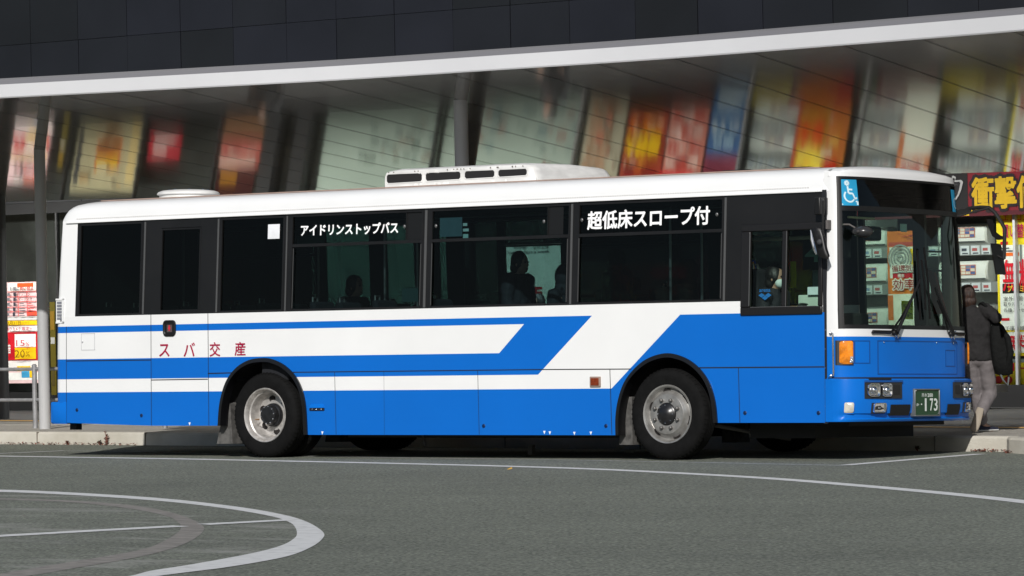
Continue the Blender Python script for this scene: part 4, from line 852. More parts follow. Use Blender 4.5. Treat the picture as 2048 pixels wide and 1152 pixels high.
def front_wheel(c, s):
    w = MB(); tyre(w, c, s); wh = B(w, 'front_wheel', M_rubber, smooth=40)
    mb = MB(); mb.lathe([(b, y*s) for b, y in ((.300, .12), (.300, .015), (.314, .003), (.310, -.004), (.296, .0), (.286, .014), (.280, .045), (.266, .062), (.240, .040), (.220, .002), (.210, -.008), (.135, -.012), (.122, -.012), (.118, .0))], c, (0, 1, 0), 64, False); mb.build('rim', M_wheel, wh, smooth=30)
    for q in disc_holes(c, s, (98, 37, -15, -69, -131, 160), .249, (.043, .021), .028): q.build('rim_hole', M_hole, wh, smooth=30)
    mb = MB(); mb.lathe([(b, y*s) for b, y in ((.118, .01), (.118, -.02), (.108, -.03), (.10, -.032), (.082, -.05), (.05, -.066), (.03, -.072), (.001, -.073))], c, (0, 1, 0), 40, False); mb.build('hub', M_hub, wh, smooth=40)
    nb = MB()
    for k in range(8):
        a = R(22.5+45*k); o = Vector(c)+Vector((math.cos(a)*.156, 0, math.sin(a)*.156)); nb.lathe([(.021, -.010*s), (.021, -.022*s), (.017, -.03*s), (.017, -.042*s), (.010, -.047*s), (.001, -.047*s)], o, (0, 1, 0), 8, False)
    nb.build('wheel_nut', mat('nut_steel', (.13, .125, .12), .45, metal=.5) if 'nut_steel' not in bpy.data.materials else bpy.data.materials['nut_steel'], wh, smooth=30)
    nb = MB()
    for k in range(8): a = R(45*k); nb.ball(Vector(c)+Vector((math.cos(a)*.095, -.038*s, math.sin(a)*.095)), .008, 6, 4)
    nb.build('hub_bolt', M_chrome, wh)
    return wh
def rear_wheel(c, s):
    w = MB(); tyre(w, c, s); c2 = Vector(c)+Vector((0, .30*s, 0)); tyre(w, c2, s); wh = B(w, 'rear_wheel', M_rubber, smooth=40)
    mb = MB(); mb.lathe([(b, y*s) for b, y in ((.300, .22), (.300, .015), (.313, .003), (.309, -.004), (.297, .0), (.288, .012), (.276, .05), (.262, .06), (.255, .085), (.248, .15), (.232, .175), (.205, .180), (.12, .160), (.10, .160))], c, (0, 1, 0), 64, False); mb.build('rim', M_wheel2, wh, smooth=30)
    for q in disc_holes(c, s, (100, 40, -20, -80, -140, 160), .19, (.040, .034), .172): q.build('rim_hole', M_hole, wh, smooth=30)
    mb = MB(); mb.lathe([(b, y*s) for b, y in ((.138, .17), (.134, .13), (.128, .12), (.114, .115), (.111, .06), (.106, .048), (.09, .044), (.085, .050), (.001, .048))], c, (0, 1, 0), 40, False); mb.build('hub', M_hub, wh, smooth=30)
    nb = MB()
    for k in range(10): a = R(36*k+10); nb.ball(Vector(c)+Vector((math.cos(a)*.098, .046*s, math.sin(a)*.098)), .009, 8, 5)
    nb.build('hub_bolt', M_chrome, wh)
    mb = MB(); mb.tube([Vector(c)+Vector((-.19, .12*s, -.055)), Vector(c)+Vector((-.17, .03*s, -.05)), Vector(c)+Vector((-.10, .02*s, -.045))], .006, 8); mb.build('valve', flat(150, 120, 90), wh)
    return wh
fw = bs(1335, 830, .05); rw = bs(530, 830, .05)
sink = math.sin(LEAN)                               # each wheel stands on the level road although the body leans
def wz(y): return ZC+sink*y
front_wheel((fw.x, .045, wz(.1)), 1); rear_wheel((rw.x, .045, wz(.1)), 1)
front_wheel((fw.x, BW-.045, wz(BW-.1)), -1); rear_wheel((rw.x, BW-.045, wz(BW-.1)), -1)
# underbody, its boxes set low and wide to deepen the shade beneath
mb = MB(); mb.box((X_R+.3, .82, .55), (XF0-.2, BW-.82, .62)); mb.box((rw.x+.9, .45, .23), (fw.x-.7, BW-.03, .6)); mb.box((fw.x+.75, .5, .23), (XF0-.45, BW-.03, .6)); mb.box((XF0-.45, .3, .36), (XF0+.1, BW-.3, .6)); mb.box((X_R+.4, .3, .47), (rw.x-.75, BW-.3, .56))
ub = B(mb, 'underbody', M_matte, smooth=0)
mb = MB()
for x in (fw.x, rw.x): mb.tube([(x, .25, ZC), (x, BW-.25, ZC)], .08, 10)
mb.build('axle', M_matte, ub)
mb = MB(); p = bs(1062, 902, .8); mb.box((p.x-.03, .78, p.z-.04), (p.x+.03, .84, p.z+.07)); mb.build('bracket', flat(86, 84, 80), ub)
mb = MB(); p = bs(1500, 868, .5); mb.tube([(p.x-.35, .3, p.z+.10), (p.x+.25, .9, p.z-.06)], .022, 8); mb.build('stay_rod', flat(70, 68, 66), ub)
mb = MB(); mb.tube([bs(845, 868, .4), bs(850, 892, .4)], .012, 6); mb.build('drain_pipe', flat(70, 68, 66), ub)
mb = MB(); p = bs(152, 851, .3); mb.box((p.x-.05, .25, p.z-.05), (p.x+.05, .35, p.z+.05)); mb.build('tow_hook', M_matte, ub)
# rear bumper
zb1, zb0 = bs(110, 804).z, bs(110, 844.5).z; xr = bs(96, 825).x
mb = MB(); ring = lambda z, i: [Vector(q) for q in ((bs(133, 820).x, -.004, z), (xr+.10, -.004+i, z), (xr+.03, .02+i, z), (xr+i, .09, z), (xr-.03, BW/2, z), (xr+i, BW-.09, z), (xr+.03, BW-.02, z), (xr+.10, BW+.004, z), (bs(133, 820).x, BW+.004, z))]
mb.loft([ring(zb0-.02, .02), ring(zb0, 0), ring(zb1-.015, 0), ring(zb1, .015)], True, True); B(mb, 'rear_bumper', M_blue, smooth=30)

# ---------------- front: lofted mask (white over blue), windscreen, destination glass, bumper
CYY = BW/2
Z_LIP = bs(1660, 843.5, .05).z; Z_BT = bs(1660, 756, .05).z; Z_WB = bs(1652, 673, .02).z; Z_GB = bs(1668, 655.5, .1).z; Z_DV = bs(1675, 418, .1).z; Z_GT = bs(1676, 355, .12).z; Z_T = bs(1664, 342, .1).z
LEV = [(Z_LIP, 2.02, .35), (.55, 2.03, .385), (Z_BT-.01, 2.03, .385), (Z_BT+.001, 2.03, .38), (1.0, 2.03, .38), (Z_WB, 2.03, .38), (Z_GB, 2.03, .375), (1.9, 2.03, .335), (Z_DV, 2.03, .275), (Z_GT, 2.028, .235), (Z_T-.01, 2.025, .222)]
def prof(z):
    for (a, x0, b0), (c, x1, b1) in zip(LEV, LEV[1:]):
        if z <= c: t = max(0, (z-a)/(c-a)); return x0+(x1-x0)*t, b0+(b1-b0)*t
    return LEV[-1][1:]
def XF(y, z, extra=0.0):
    x0, b = prof(z); y0 = th(z)+.004; t = min(1, abs(y-CYY)/(CYY-y0)); return x0 + (b+extra)*max(0, 1-t**2.6)**.36
def YP(n=15):                                       # y samples of half the front, dense at the corner
    return [1-(i/n)**2.2 for i in range(n+1)]
def fring(z, t0=1.0, off=0.0, n=15):
    y0 = th(z)+.004; hw = (CYY-y0)
    ts = [q*t0 for q in YP(n)]; ys = [CYY-hw*q for q in ts] + [CYY+hw*q for q in ts[::-1][1:]]
    return [Vector((XF(y, z)+off, y, z)) for y in ys]
def front_at(px, py, off=0.0):                      # where a pixel's ray meets the front
    d = INV @ ray(px, py); lo, hi = 38.0, 50.0; n = 600; prev = lo
    for i in range(n):
        t = lo+(hi-lo)*i/n; p = LC+d*t
        if th(p.z)+.004 < p.y < BW and p.x < XF(p.y, p.z)+off:
            a, b = prev, t
            for _ in range(20):
                mid = (a+b)/2; q = LC+d*mid
                if th(q.z)+.004 < q.y < BW and q.x < XF(q.y, q.z)+off: b = mid
                else: a = mid
            return LC+d*b
        prev = t
    return p
def sheet(z0, z1, y0, y1, off, nz=6, ny=16):        # patch following the front surface
    mb = MB(); rings = []
    for j in range(nz+1):
        z = z0+(z1-z0)*j/nz; rings.append([Vector((XF(y0+(y1-y0)*i/ny, z)+off, y0+(y1-y0)*i/ny, z)) for i in range(ny+1)])
    mb.loft(rings, False, False); return mb
def solid_patch(z0, z1, y0, y1, off, depth, ny=8, nz=2):
    mb = MB(); rings = []
    outer = [(z0, y0+(y1-y0)*i/ny) for i in range(ny+1)] + [(z0+(z1-z0)*j/nz, y1) for j in range(1, nz+1)] + [(z1, y1-(y1-y0)*i/ny) for i in range(1, ny+1)] + [(z1-(z1-z0)*j/nz, y0) for j in range(1, nz)]
    pts = [Vector((XF(y, z)+off, y, z)) for z, y in outer]; back = [p-Vector((depth, 0, 0)) for p in pts]
    mb.loft([back, pts], True, False); mb2 = sheet(z0, z1, y0, y1, off, nz, ny); mb.add(mb2.v, mb2.f); return mb
def fpx(px0, py0, px1, py1, off=0.0):               # y0,y1,z0,z1 of a pixel rectangle on the front
    a, b = front_at(px0, py1, off), front_at(px1, py0, off); c, d = front_at(px0, py0, off), front_at(px1, py1, off)
    return (a.y+c.y)/2, (b.y+d.y)/2, (a.z+d.z)/2, (b.z+c.z)/2
mb = MB(); mb.loft([fring(z) for z in (Z_BT+.004, 1.0, 1.15, Z_WB-.002)], False, False); mask = B(mb, 'front_panel', M_blue, smooth=50)
mb = MB(); mb.loft([fring(z) for z in (Z_WB-.002, Z_GB-.03, Z_GB-.012)], False, False); B(mb, 'front_panel_white', M_white, smooth=50)
GT = .985
for sgn in (0, 1):                                  # white corner pillars
    rings = []
    for z in [Z_GB-.012+(Z_T-.012-Z_GB+.012)*k/10 for k in range(11)]:
        r = fring(z, n=22); y0 = th(z)+.004; hw = CYY-y0; q = [p for p in r if abs(p.y-CYY) >= hw*GT-1e-4]
        ys = [y0+hw*(1-GT)*i/7 for i in range(8)]; rings.append([Vector((XF(y, z), y if not sgn else BW-y, z)) for y in ys])
    mb = MB(); mb.loft(rings, False, False); B(mb, 'corner_pillar', M_white, smooth=50)
    mb = MB(); mb.loft([[Vector((XF0-.01, .004+th(z), z)), Vector((2.03, .004+th(z), z))] if not sgn else [Vector((XF0-.01, BW-.004-th(z), z)), Vector((2.03, BW-.004-th(z), z))] for z in (ZBF, Z_WB)], False, False); B(mb, 'front_corner_panel', M_blue, smooth=0)
    mb = MB(); mb.loft([[Vector((XF0-.03, .004+th(z), z)), Vector((2.035, .004+th(z), z))] if not sgn else [Vector((XF0-.03, BW-.004-th(z), z)), Vector((2.035, BW-.004-th(z), z))] for z in (Z_WB, 1.7, 2.3, Z_T)], False, False); B(mb, 'front_corner_panel', M_white, smooth=0)
# roof over the windscreen
def roof_z(y): return interp([(a, b) for a, b in CS], min(max(y, CS[0][0]), CS[-1][0]))
def cs_y(z):
    for (y0, z0), (y1, z1) in zip(CS[1:8], CS[2:8]):
        if z <= z1: return y0+(y1-y0)*max(0, (z-z0)/(z1-z0))
    return CS[7][0]
rings = []; ZR = 3.06
for k, (t, pull) in enumerate(((0, 0), (.25, .008), (.5, .035), (.72, .085), (.88, .16), (1.0, .30))):
    z = Z_T-.012+(ZR-Z_T+.012)*t; y0 = max(th(Z_T)+.004, cs_y(z)*min(1, t*1.4)); hw = CYY-y0; ts = YP(15); ys = [CYY-hw*q for q in ts]+[CYY+hw*q for q in ts[::-1][1:]]
    rings.append([Vector((XF(CYY+(y-CYY)*(CYY-th(Z_T)-.004)/hw, Z_T)-pull, y, min(z, roof_z(y)) + .022*t*max(0, 1-(abs(y-CYY)/hw)**2.5))) for y in ys])
ysr = [p.y for p in rings[-1]]
rings.append([Vector((XRF-.02, y, roof_z(y)+.001)) for y in ysr])
mb = MB(); mb.loft(rings, False, False)
for sgn in (0, 1):
    c = [Vector((XRF-.03, .052, ZTOP-.012)), Vector((2.03, .055, ZTOP-.012))] + [r[0] for r in rings[:6]] + [Vector((XRF-.03, CS[i][0]-.001, CS[i][1]+.001)) for i in (5, 4, 3, 2)]
    mb.poly(c if not sgn else flip(c))
B(mb, 'front_roof_dome', M_white, smooth=45)
# windscreen and destination glass with their black surround
def glaze(z0, z1, t, nz=8): mb = MB(); mb.loft([fring(z0+(z1-z0)*k/nz, t, -.012) for k in range(nz+1)], False, False); return mb
def ringband(z0, z1, t0, t1, off, depth=.03):       # vertical band between two width fractions, both sides
    mb = MB()
    for sg in (0, 1):
        rings = []
        for k in range(9):
            z = z0+(z1-z0)*k/8; y0 = th(z)+.004; hw = CYY-y0; rr = [CYY-hw*(t1+(t0-t1)*i/4) for i in range(5)]
            rings.append([Vector((XF(y, z)+off, y if not sg else BW-y, z)) for y in rr]+[Vector((XF(y, z)+off-depth, y if not sg else BW-y, z)) for y in rr[::-1]])
        mb.loft(rings, True, True)
    return mb
def hband(z0, z1, t, off, depth=.03):
    mb = MB(); r0, r1 = fring(z0, t, off), fring(z1, t, off); mb.loft([[a, b, b-Vector((depth, 0, 0)), a-Vector((depth, 0, 0))] for a, b in zip(r0, r1)], True, True); return mb
ws = B(glaze(Z_GB, Z_DV, GT-.005), 'windscreen', M_screen, smooth=60)
mb = hband(Z_GB-.012, Z_GB+.030, GT, .002); t2 = ringband(Z_GB-.012, Z_GT+.012, GT-.028, GT, .003); mb.add(t2.v, t2.f); mb.build('gasket', M_black, ws, smooth=40)
M_dest = glass('destination_glass', (.10, .10, .09), 1.45)
dg = B(glaze(Z_DV+.02, Z_GT, GT-.005, 5), 'destination_window', M_dest, smooth=60)
mb = hband(Z_DV-.018, Z_DV+.036, GT-.01, .001); t2 = hband(Z_GT-.012, Z_GT+.014, GT, .002); mb.add(t2.v, t2.f); mb.build('gasket', M_black, dg, smooth=40)
mb = hband(Z_GT+.014, Z_T-.008, GT+.02, .001, .02); mb.build('white_rim', M_white, dg, smooth=40)
mb = MB(); mb.box((1.75, .35, Z_DV+.06), (1.80, BW-.35, Z_GT-.03)); mb.build('destination_board', mat('display_off', (.02, .017, .014), .4), dg, smooth=0)
M_sky = flat(40, 150, 195); M_skyw = flat(205, 228, 235)
def access_sign(px0, py0, px1, py1):
    y0, y1, z0, z1 = fpx(px0, py0, px1, py1); o = B(sheet(z0, z1, y0, y1, -.006, 6, 8), 'access_sign', M_sky, smooth=60)
    W, H = y1-y0, z1-z0; mb = MB()
    def pt(u, v): y, z = y0+u*W, z0+v*H; return Vector((XF(y, z)-.003, y, z))
    def stroke(P, w):
        for (a, b), (c, d) in zip(P, P[1:]):
            L = math.hypot(c-a, (d-b)*H/W); nx, ny = -(d-b)*H/W/L*w, (c-a)/L*w*W/H; mb.quad(pt(a+nx, b+ny), pt(a-nx, b-ny), pt(c-nx, d-ny), pt(c+nx, d+ny))
    stroke([(.40+.085*math.cos(t), .86+.085*W/H*math.sin(t)) for t in [i*.7 for i in range(10)]], .055)
    stroke([(.42, .74), (.45, .47), (.68, .46), (.80, .26), (.92, .30)], .045); stroke([(.43, .62), (.68, .61)], .04)
    stroke([(.50+.27*math.cos(R(a)), .36+.27*W/H*math.sin(R(a))) for a in range(135, 345, 15)], .04)
    stroke([(.1, .04), (.92, .17)], .03); mb.poly([pt(.1, .03), pt(.98, .03), pt(.98, .17)]); mb.build('wheelchair_symbol', M_skyw, o, smooth=0)
access_sign(1677, 359, 1716, 411); 
a = front_at(1677, 385)
y0, y1, z0, z1 = fpx(1677, 359, 1716, 411)
o = B(sheet(z0-.01, z1-.03, BW-.31, BW-.05, -.006, 6, 8), 'access_sign', M_sky, smooth=60)
mb = MB()
for k in range(14):
    t = R(k*24); y = BW-.18+.075*math.cos(t); z = (z0+z1)/2-.04+.06*math.sin(t); y2 = BW-.18+.075*math.cos(t+R(24)); z2 = (z0+z1)/2-.04+.06*math.sin(t+R(24)); mb.quad(*[Vector((XF(q, zz_)-.003, q, zz_)) for q, zz_ in ((y, z), (y2, z2), (y2*.8+(BW-.18)*.2, z2*.8+((z0+z1)/2-.04)*.2), (y*.8+(BW-.18)*.2, z*.8+((z0+z1)/2-.04)*.2))])
mb.build('wheelchair_symbol', M_skyw, o, smooth=0)

# bumper: proud of the panel above, with a folded lower lip
BO = .060
mb = MB(); NB = 18
def bring(z, off):
    y0 = th(z)-.012; hw = CYY-y0; ts = YP(NB); ys = [CYY-hw*q for q in ts]+[CYY+hw*q for q in ts[::-1][1:]]
    return [Vector((XF(CYY+(y-CYY)*(CYY-.004)/hw, z)+off, y, z)) for y in ys]
rings = [bring(Z_LIP-.004, -.06), bring(Z_LIP, BO+.004), bring(Z_LIP+.022, BO+.012), bring(Z_LIP+.036, BO-.012), bring(Z_LIP+.075, BO-.016), bring(Z_LIP+.085, BO), bring(.62, BO), bring(Z_BT-.03, BO), bring(Z_BT-.012, BO-.004), bring(Z_BT-.006, -.03)]
bm = MB(); bm.loft(rings, False, False)
for sgn in (0, 1):
    q = [Vector((XF0+.01, -.008, Z_LIP)), Vector((2.03+BO+.002, -.012, Z_LIP)), Vector((2.03+BO+.002, -.012, Z_BT-.012)), Vector((XF0+.01, -.008, Z_BT-.012))]
    bm.poly(q if not sgn else flip(q))
bumper = B(bm, 'front_bumper', M_blue, smooth=40)
mb = MB(); mb.loft([fring(Z_BT-.012, 1, .006), fring(Z_BT+.006, 1, .006)], False, False); B(mb, 'bumper_gap', M_line, smooth=40)
def recess(name, px, m, off, parent, depth=.03, label=None):
    y0, y1, z0, z1 = fpx(*px, BO); o = solid_patch(z0, z1, y0, y1, off, depth).build(name, m, parent, smooth=40)
    if label: o['label'] = label
    return o, (y0, y1, z0, z1)
M_hl = mat('lamp_housing', (.022, .022, .023), .35)
M_bowl = mat('lamp_reflector', (.86, .86, .88), .06, metal=1, bump=.12, bscale=18)
def lens_block(y0, y1, z0, z1, parent, off, m=M_lens, name='lamp_lens'):
    mb = MB(); c = ((y0+y1)/2, (z0+z1)/2); w, h = (y1-y0)/2, (z1-z0)/2
    def rr(k, o): return [Vector((XF(p.x, p.z)+o, p.x, p.z)) for p in rrect(c[0], c[1], w*k, h*k, min(w, h)*.45*k, 0, 4)]
    if m is M_bowl: mb.loft([rr(1.04, off-.01), rr(1.04, off+.006), rr(.95, off+.006), rr(.80, off-.012), rr(.55, off-.026), rr(.25, off-.032), rr(.2, off-.012), rr(.08, off-.006)], True, True)
    else: mb.loft([rr(1, off-.01), rr(1, off+.004), rr(.86, off+.012), rr(.5, off+.016), rr(.12, off+.017)], True, True)
    return mb.build(name, m, parent, smooth=50)
for px, ll in (((1728, 764, 1802, 797), 'n'), (None, 'f')):
    if px: y0, y1, z0, z1 = fpx(*px, BO); YY0, YY1, ZZ0, ZZ1 = y0, y1, z0, z1
    else: y0, y1, z0, z1 = BW-YY1, BW-YY0, ZZ0, ZZ1
    o = solid_patch(z0, z1, y0, y1, BO+.014, .05).build('headlamp', M_hl, bumper, smooth=40)
    W = y1-y0; h = z1-z0
    ks = ((.05, .31), (.38, .64)) if px else ((.36, .62), (.69, .95))
    for a, b in ks:
        lb_ = lens_block(y0+a*W, y0+b*W, z0+.14*h, z1-.10*h, o, BO+.030, M_bowl); yc_, zc_ = y0+(a+b)/2*W, z0+.5*h; t_ = MB(); t_.ball((XF(yc_, zc_)+BO+.028, yc_, zc_), (.028, .040, .040), 14, 10); t_.build('glint_ball', M_chrome, lb_, smooth=60); lb_.parent = bumper  # chrome balls added in the headlamps to catch a sun glint
    a, b = (.72, .92) if px else (.08, .28)
    mb = solid_patch(z0+.25*h, z1-.2*h, y0+a*W, y0+b*W, BO+.020, .01); mb.build('blank_cover', M_matte, o, smooth=40)
    mb = solid_patch(z1-.002, z1+.018, y0-.0, y1+.01, BO+.020, .03); mb.build('lamp_brow', mat('brow_blue', (.003, .07, .28), .5) if px else bpy.data.materials['brow_blue'], o, smooth=40)
for px in ((1744, 806.5, 1767, 825), None):
    if px: y0, y1, z0, z1 = fpx(*px, BO); Q = (y0, y1, z0, z1)
    else: y0, y1, z0, z1 = BW-Q[1], BW-Q[0], Q[2], Q[3]
    o = solid_patch(z0-.012, z1+.004, y0-.012, y1+.016, BO+.012, .03).build('fog_lamp', M_hl, bumper, smooth=40); lens_block(y0, y1, z0, z1, o, BO+.026, M_bowl)
for px in ((1780, 809, 1818, 831), None):
    if px: y0, y1, z0, z1 = fpx(*px, BO); Q = (y0, y1, z0, z1)
    else: y0, y1, z0, z1 = BW-Q[1]+.05, BW-Q[0], Q[2], Q[3]
    solid_patch(z0, z1, y0, y1, BO+.008, .02).build('air_intake', mat('intake_black', (.002, .002, .002), .9) if px else bpy.data.materials['intake_black'], bumper, smooth=40)
y0, y1, z0, z1 = fpx(1681, 805, 1702, 826, BO); o = solid_patch(z0-.01, z1+.01, y0-.012, y1+.012, BO+.022, .02).build('corner_lamp', M_blue, bumper, smooth=40); lens_block(y0, y1, z0, z1, o, BO+.028, M_fog)
ya, yb_ = fpx(1828, 780, 1879, 831)[:2]; xx = XF(CYY, .6)+BO+.012
def at_x(px, py, x):
    d = INV @ ray(px, py); return LC+d*((x-LC.x)/d.x)
a, b = at_x(1830, 830, xx), at_x(1877, 780, xx); y0, y1, z0, z1 = a.y, b.y, a.z, b.z
mb = MB(); mb.box((xx-.05, y0, z0), (xx, y1, z1)); np_ = mb.build('number_plate', M_pgreen, bumper, smooth=0)
mb = MB(); f_ = .014
for q in ((y0-f_, y1+f_, z0-f_, z0), (y0-f_, y1+f_, z1, z1+f_), (y0-f_, y0, z0, z1), (y1, y1+f_, z0, z1)): mb.box((xx-.05, q[0], q[2]), (xx+.012, q[1], q[3]))
mb.build('plate_frame', mat('plate_frame', (.22, .23, .23), .35, metal=.6), np_, bevel=.004)
W, H = y1-y0, z1-z0; t_ = MB(); P0 = Vector((xx+.003, y0, z0))
def pl(s, u0, v0, u1, v1, bo): put_text(t_, s, P0+Vector((0, u0*W, v0*H)), (0, (u1-u0)*W, 0), (0, 0, (v1-v0)*H), bo)
pl('熊本', .28, .72, .50, .88, .0); pl('200', .52, .72, .74, .87, .02); pl('か', .05, .36, .16, .47, .01); pl('・', .24, .40, .29, .46, .03)
pl('1', .41, .16, .47, .66, .03); pl('7', .62, .16, .75, .66, .02); pl('3', .79, .16, .94, .66, .02)
t_.build('lettering', M_pwhite, np_, smooth=0)
mb = MB()
for u, v in ((.02, .97), (.96, .06)): mb = MB(); mb.ball((xx+.006, y0+u*W, z0+v*H), .008, 8, 6); mb.build('plate_bolt', M_chrome, np_)
# indicators, hatches, hand rail on the blue panel
y0, y1, z0, z1 = fpx(1677, 682, 1703, 728); o = solid_patch(z0-.012, z1+.006, y0-.01, y1+.01, .012, .03).build('indicator_lamp', mat('lamp_base', (.02, .02, .022), .5), mask, smooth=40)
lens_block(y0, y1, z0, z1, o, .018, M_amber, 'amber_lens'); lens_block((y0+y1)/2+.01, y1-.01, z0+.01, z0+(z1-z0)*.34, o, .026, M_lens, 'clear_lens')
o = solid_patch(z0-.012, z1+.006, BW-y1-.01, BW-y0+.01, .03, .05).build('indicator_lamp', bpy.data.materials['lamp_base'], mask, smooth=40); lens_block(BW-y1, BW-y0, z0, z1, o, .04, M_amber, 'amber_lens')
def outline(px, w, name, m, parent):
    y0, y1, z0, z1 = fpx(*px); mb = MB()
    for q in ((y0, y1, z0, z0+w), (y0, y1, z1-w, z1), (y0, y0+w*1.3, z0, z1), (y1-w*1.3, y1, z0, z1)): s_ = solid_patch(q[2], q[3], q[0], q[1], .003, .004, 10); mb.add(s_.v, s_.f)
    return mb.build(name, m, parent, smooth=40)
M_bluedk = mat('hatch_edge_blue', (.002, .06, .26), .45)
outline((1708, 681, 1740, 727), .008, 'side_hatch', M_bluedk, mask); ht = outline((1755, 682, 1914, 749), .009, 'front_hatch', M_bluedk, mask); outline((1891, 700, 1910, 733), .007, 'small_flap', M_bluedk, mask)
mb = MB()
for px, py in ((1767, 684.5), (1872, 685.5), (1906, 686.5)): p = front_at(px, py); mb = MB(); mb.ball((p.x+.004, p.y, p.z), .008, 8, 6); mb.build('hatch_screw', M_chrome, ht)
a, b = front_at(1661.5, 666), front_at(1663, 752)
mb = MB(); mb.tube([a+Vector((.0, -.01, 0)), a+Vector((.035, -.02, -.005)), a+Vector((.037, -.02, -.03)), b+Vector((.037, -.02, .03)), b+Vector((.035, -.02, .005)), b+Vector((0, -.01, 0))], .009, 8)
for p in (a, b): mb.ball((p.x+.004, p.y-.008, p.z), (.016, .02, .022), 8, 6)
B(mb, 'hand_rail', M_chrome)
p = front_at(1746, 759, 0)
y0, y1, z0, z1 = fpx(1727, 756.5, 1771, 759.5); solid_patch(z0, z1, y0, y1, BO+.012, .04).build('lamp_washer_strip', M_line, bumper, smooth=40)
# wipers
def wiper(pivot, tip, base, blades):
    p = front_at(*pivot); t = front_at(*tip); mb = MB(); o = Vector((.05, 0, 0)); mb.ball((p.x+.02, p.y, p.z), .034, 10, 6); mb.tube([p+o, p.lerp(t, .5)+o*1.0, t+o], [.022, .016, .011], 8)
    mb.tube([p+Vector((.02, 0, 0)), p+Vector((.05, 0, 0))], .03, 10)
    wp_ = B(mb, 'wiper', M_black)
    mb = MB()
    for a, b in blades: A, C = front_at(*a), front_at(*b); mb.tube([A+o*.6, A.lerp(C, .5)+o*.9, C+o*.6], .011, 6)
    mb.build('wiper_blade', M_rubber, wp_)
    a, b = front_at(*base[0]), front_at(*base[1]); mb = MB(); mb.tube([a+Vector((.03, 0, .012)), b+Vector((.03, 0, .012))], .014, 8); mb.tube([a+Vector((.02, 0, 0)), b+Vector((.02, 0, 0))], .012, 8); mb.build('wiper_base', M_black, wp_)
    mb = MB()
    for dy, dz in ((.06, .03), (.07, -.02), (-.03, -.05), (.03, -.055)): mb.tube([p+Vector((.03, 0, 0)), p+Vector((.045, dy, dz))], .007, 6)
    mb.build('wiper_linkage', M_chrome, wp_)
wiper((1786, 665.5), (1832, 560), ((1741, 665), (1778, 666)), [((1829, 500), (1835, 640)), ((1816, 600), (1779, 662))])
wiper((1899, 668), (1862, 575), ((1903, 669), (1924, 670)), [((1843, 495), (1855, 638)), ((1838, 520), (1846, 620)), ((1870, 600), (1891, 660))])
for a, b, nm in (((1694, 425), (1700, 645), 1), ((1672, 430), (1689, 650), 1)):
    A, C = front_at(*a), front_at(*b); mb = MB(); mb.tube([A+Vector((-.10, 0, 0)), C+Vector((-.10, 0, 0))], .014, 8); B(mb, 'screen_pole', flat(70, 84, 96))
# mirrors
def yp(px, py, y): return bs(px, py, y)
ym = -.16
def mirror_shell(name, outline_px, y0, y1, parent):
    P = [bs(q[0], q[1], y0) for q in outline_px]; c = sum(P, Vector())/len(P); mb = MB()
    mb.loft([[c+(p-c)*k+Vector((0, (y1-y0)*t, 0)) for p in P] for k, t in ((.35, -.02), (.8, 0), (1, .25), (1, .8), (.9, 1), (.4, 1.02))], True, True); return mb.build(name, M_black, parent, smooth=50)
mb = MB(); a = yp(1636, 395, -.02); b = yp(1645, 430, -.02); mb.box((a.x, -.10, b.z), (b.x+.02, .06, a.z)); nm = B(mb, 'near_mirror', M_black, bevel=.01)
mb = MB(); mb.tube([yp(1644, 398, -.10), yp(1646, 402, ym), yp(1646, 440, ym), yp(1645, 500, ym)], .014, 10); mb.build('mirror_arm', M_black, nm)
mo = mirror_shell('mirror_shell', [(1622, 458), (1630, 455), (1640, 457), (1645, 470), (1651, 500), (1655, 512), (1651, 518), (1640, 516), (1632, 508), (1626, 485), (1621, 466)], ym-.02, ym+.035, nm)
mb = MB(); mb.tube([yp(1621.5, 460, ym-.04), yp(1624.5, 480, ym-.05), yp(1629.5, 500, ym-.05), yp(1633, 509, ym-.04)], [.006, .018, .018, .008], 8); mb.build('mirror_rim', M_chrome, nm)
mb = MB(); p = yp(1639, 484, ym-.07); mb.ball(p, (.03, .02, .03), 10, 8); mb.build('mirror_knuckle', flat(60, 60, 62), nm)
# round mirror on a stalk in front of the screen
yr = .12
mb = MB(); mb.tube([yp(1655, 449, .02), yp(1659, 449, yr), yp(1699, 449, yr), yp(1716, 459, yr), yp(1728, 467, yr)], .009, 8); mb.box(tuple(yp(1653, 458, 0)+Vector((0, -.02, 0))), tuple(yp(1659, 440, 0)+Vector((.0, .03, 0)))); rm = B(mb, 'round_mirror', flat(96, 92, 90))
c = yp(1725, 463.5, yr+.02); mb = MB(); mb.ball(c, (.115, .10, .062), 24, 12); mb.build('mirror_back', mat('mirror_back', (.03, .03, .031), .25), rm, smooth=60)
mb = MB(); mb.ball(c+Vector((.01, -.1, -.0)), .018, 8, 6); mb.build('mirror_nut', flat(60, 58, 58), rm)
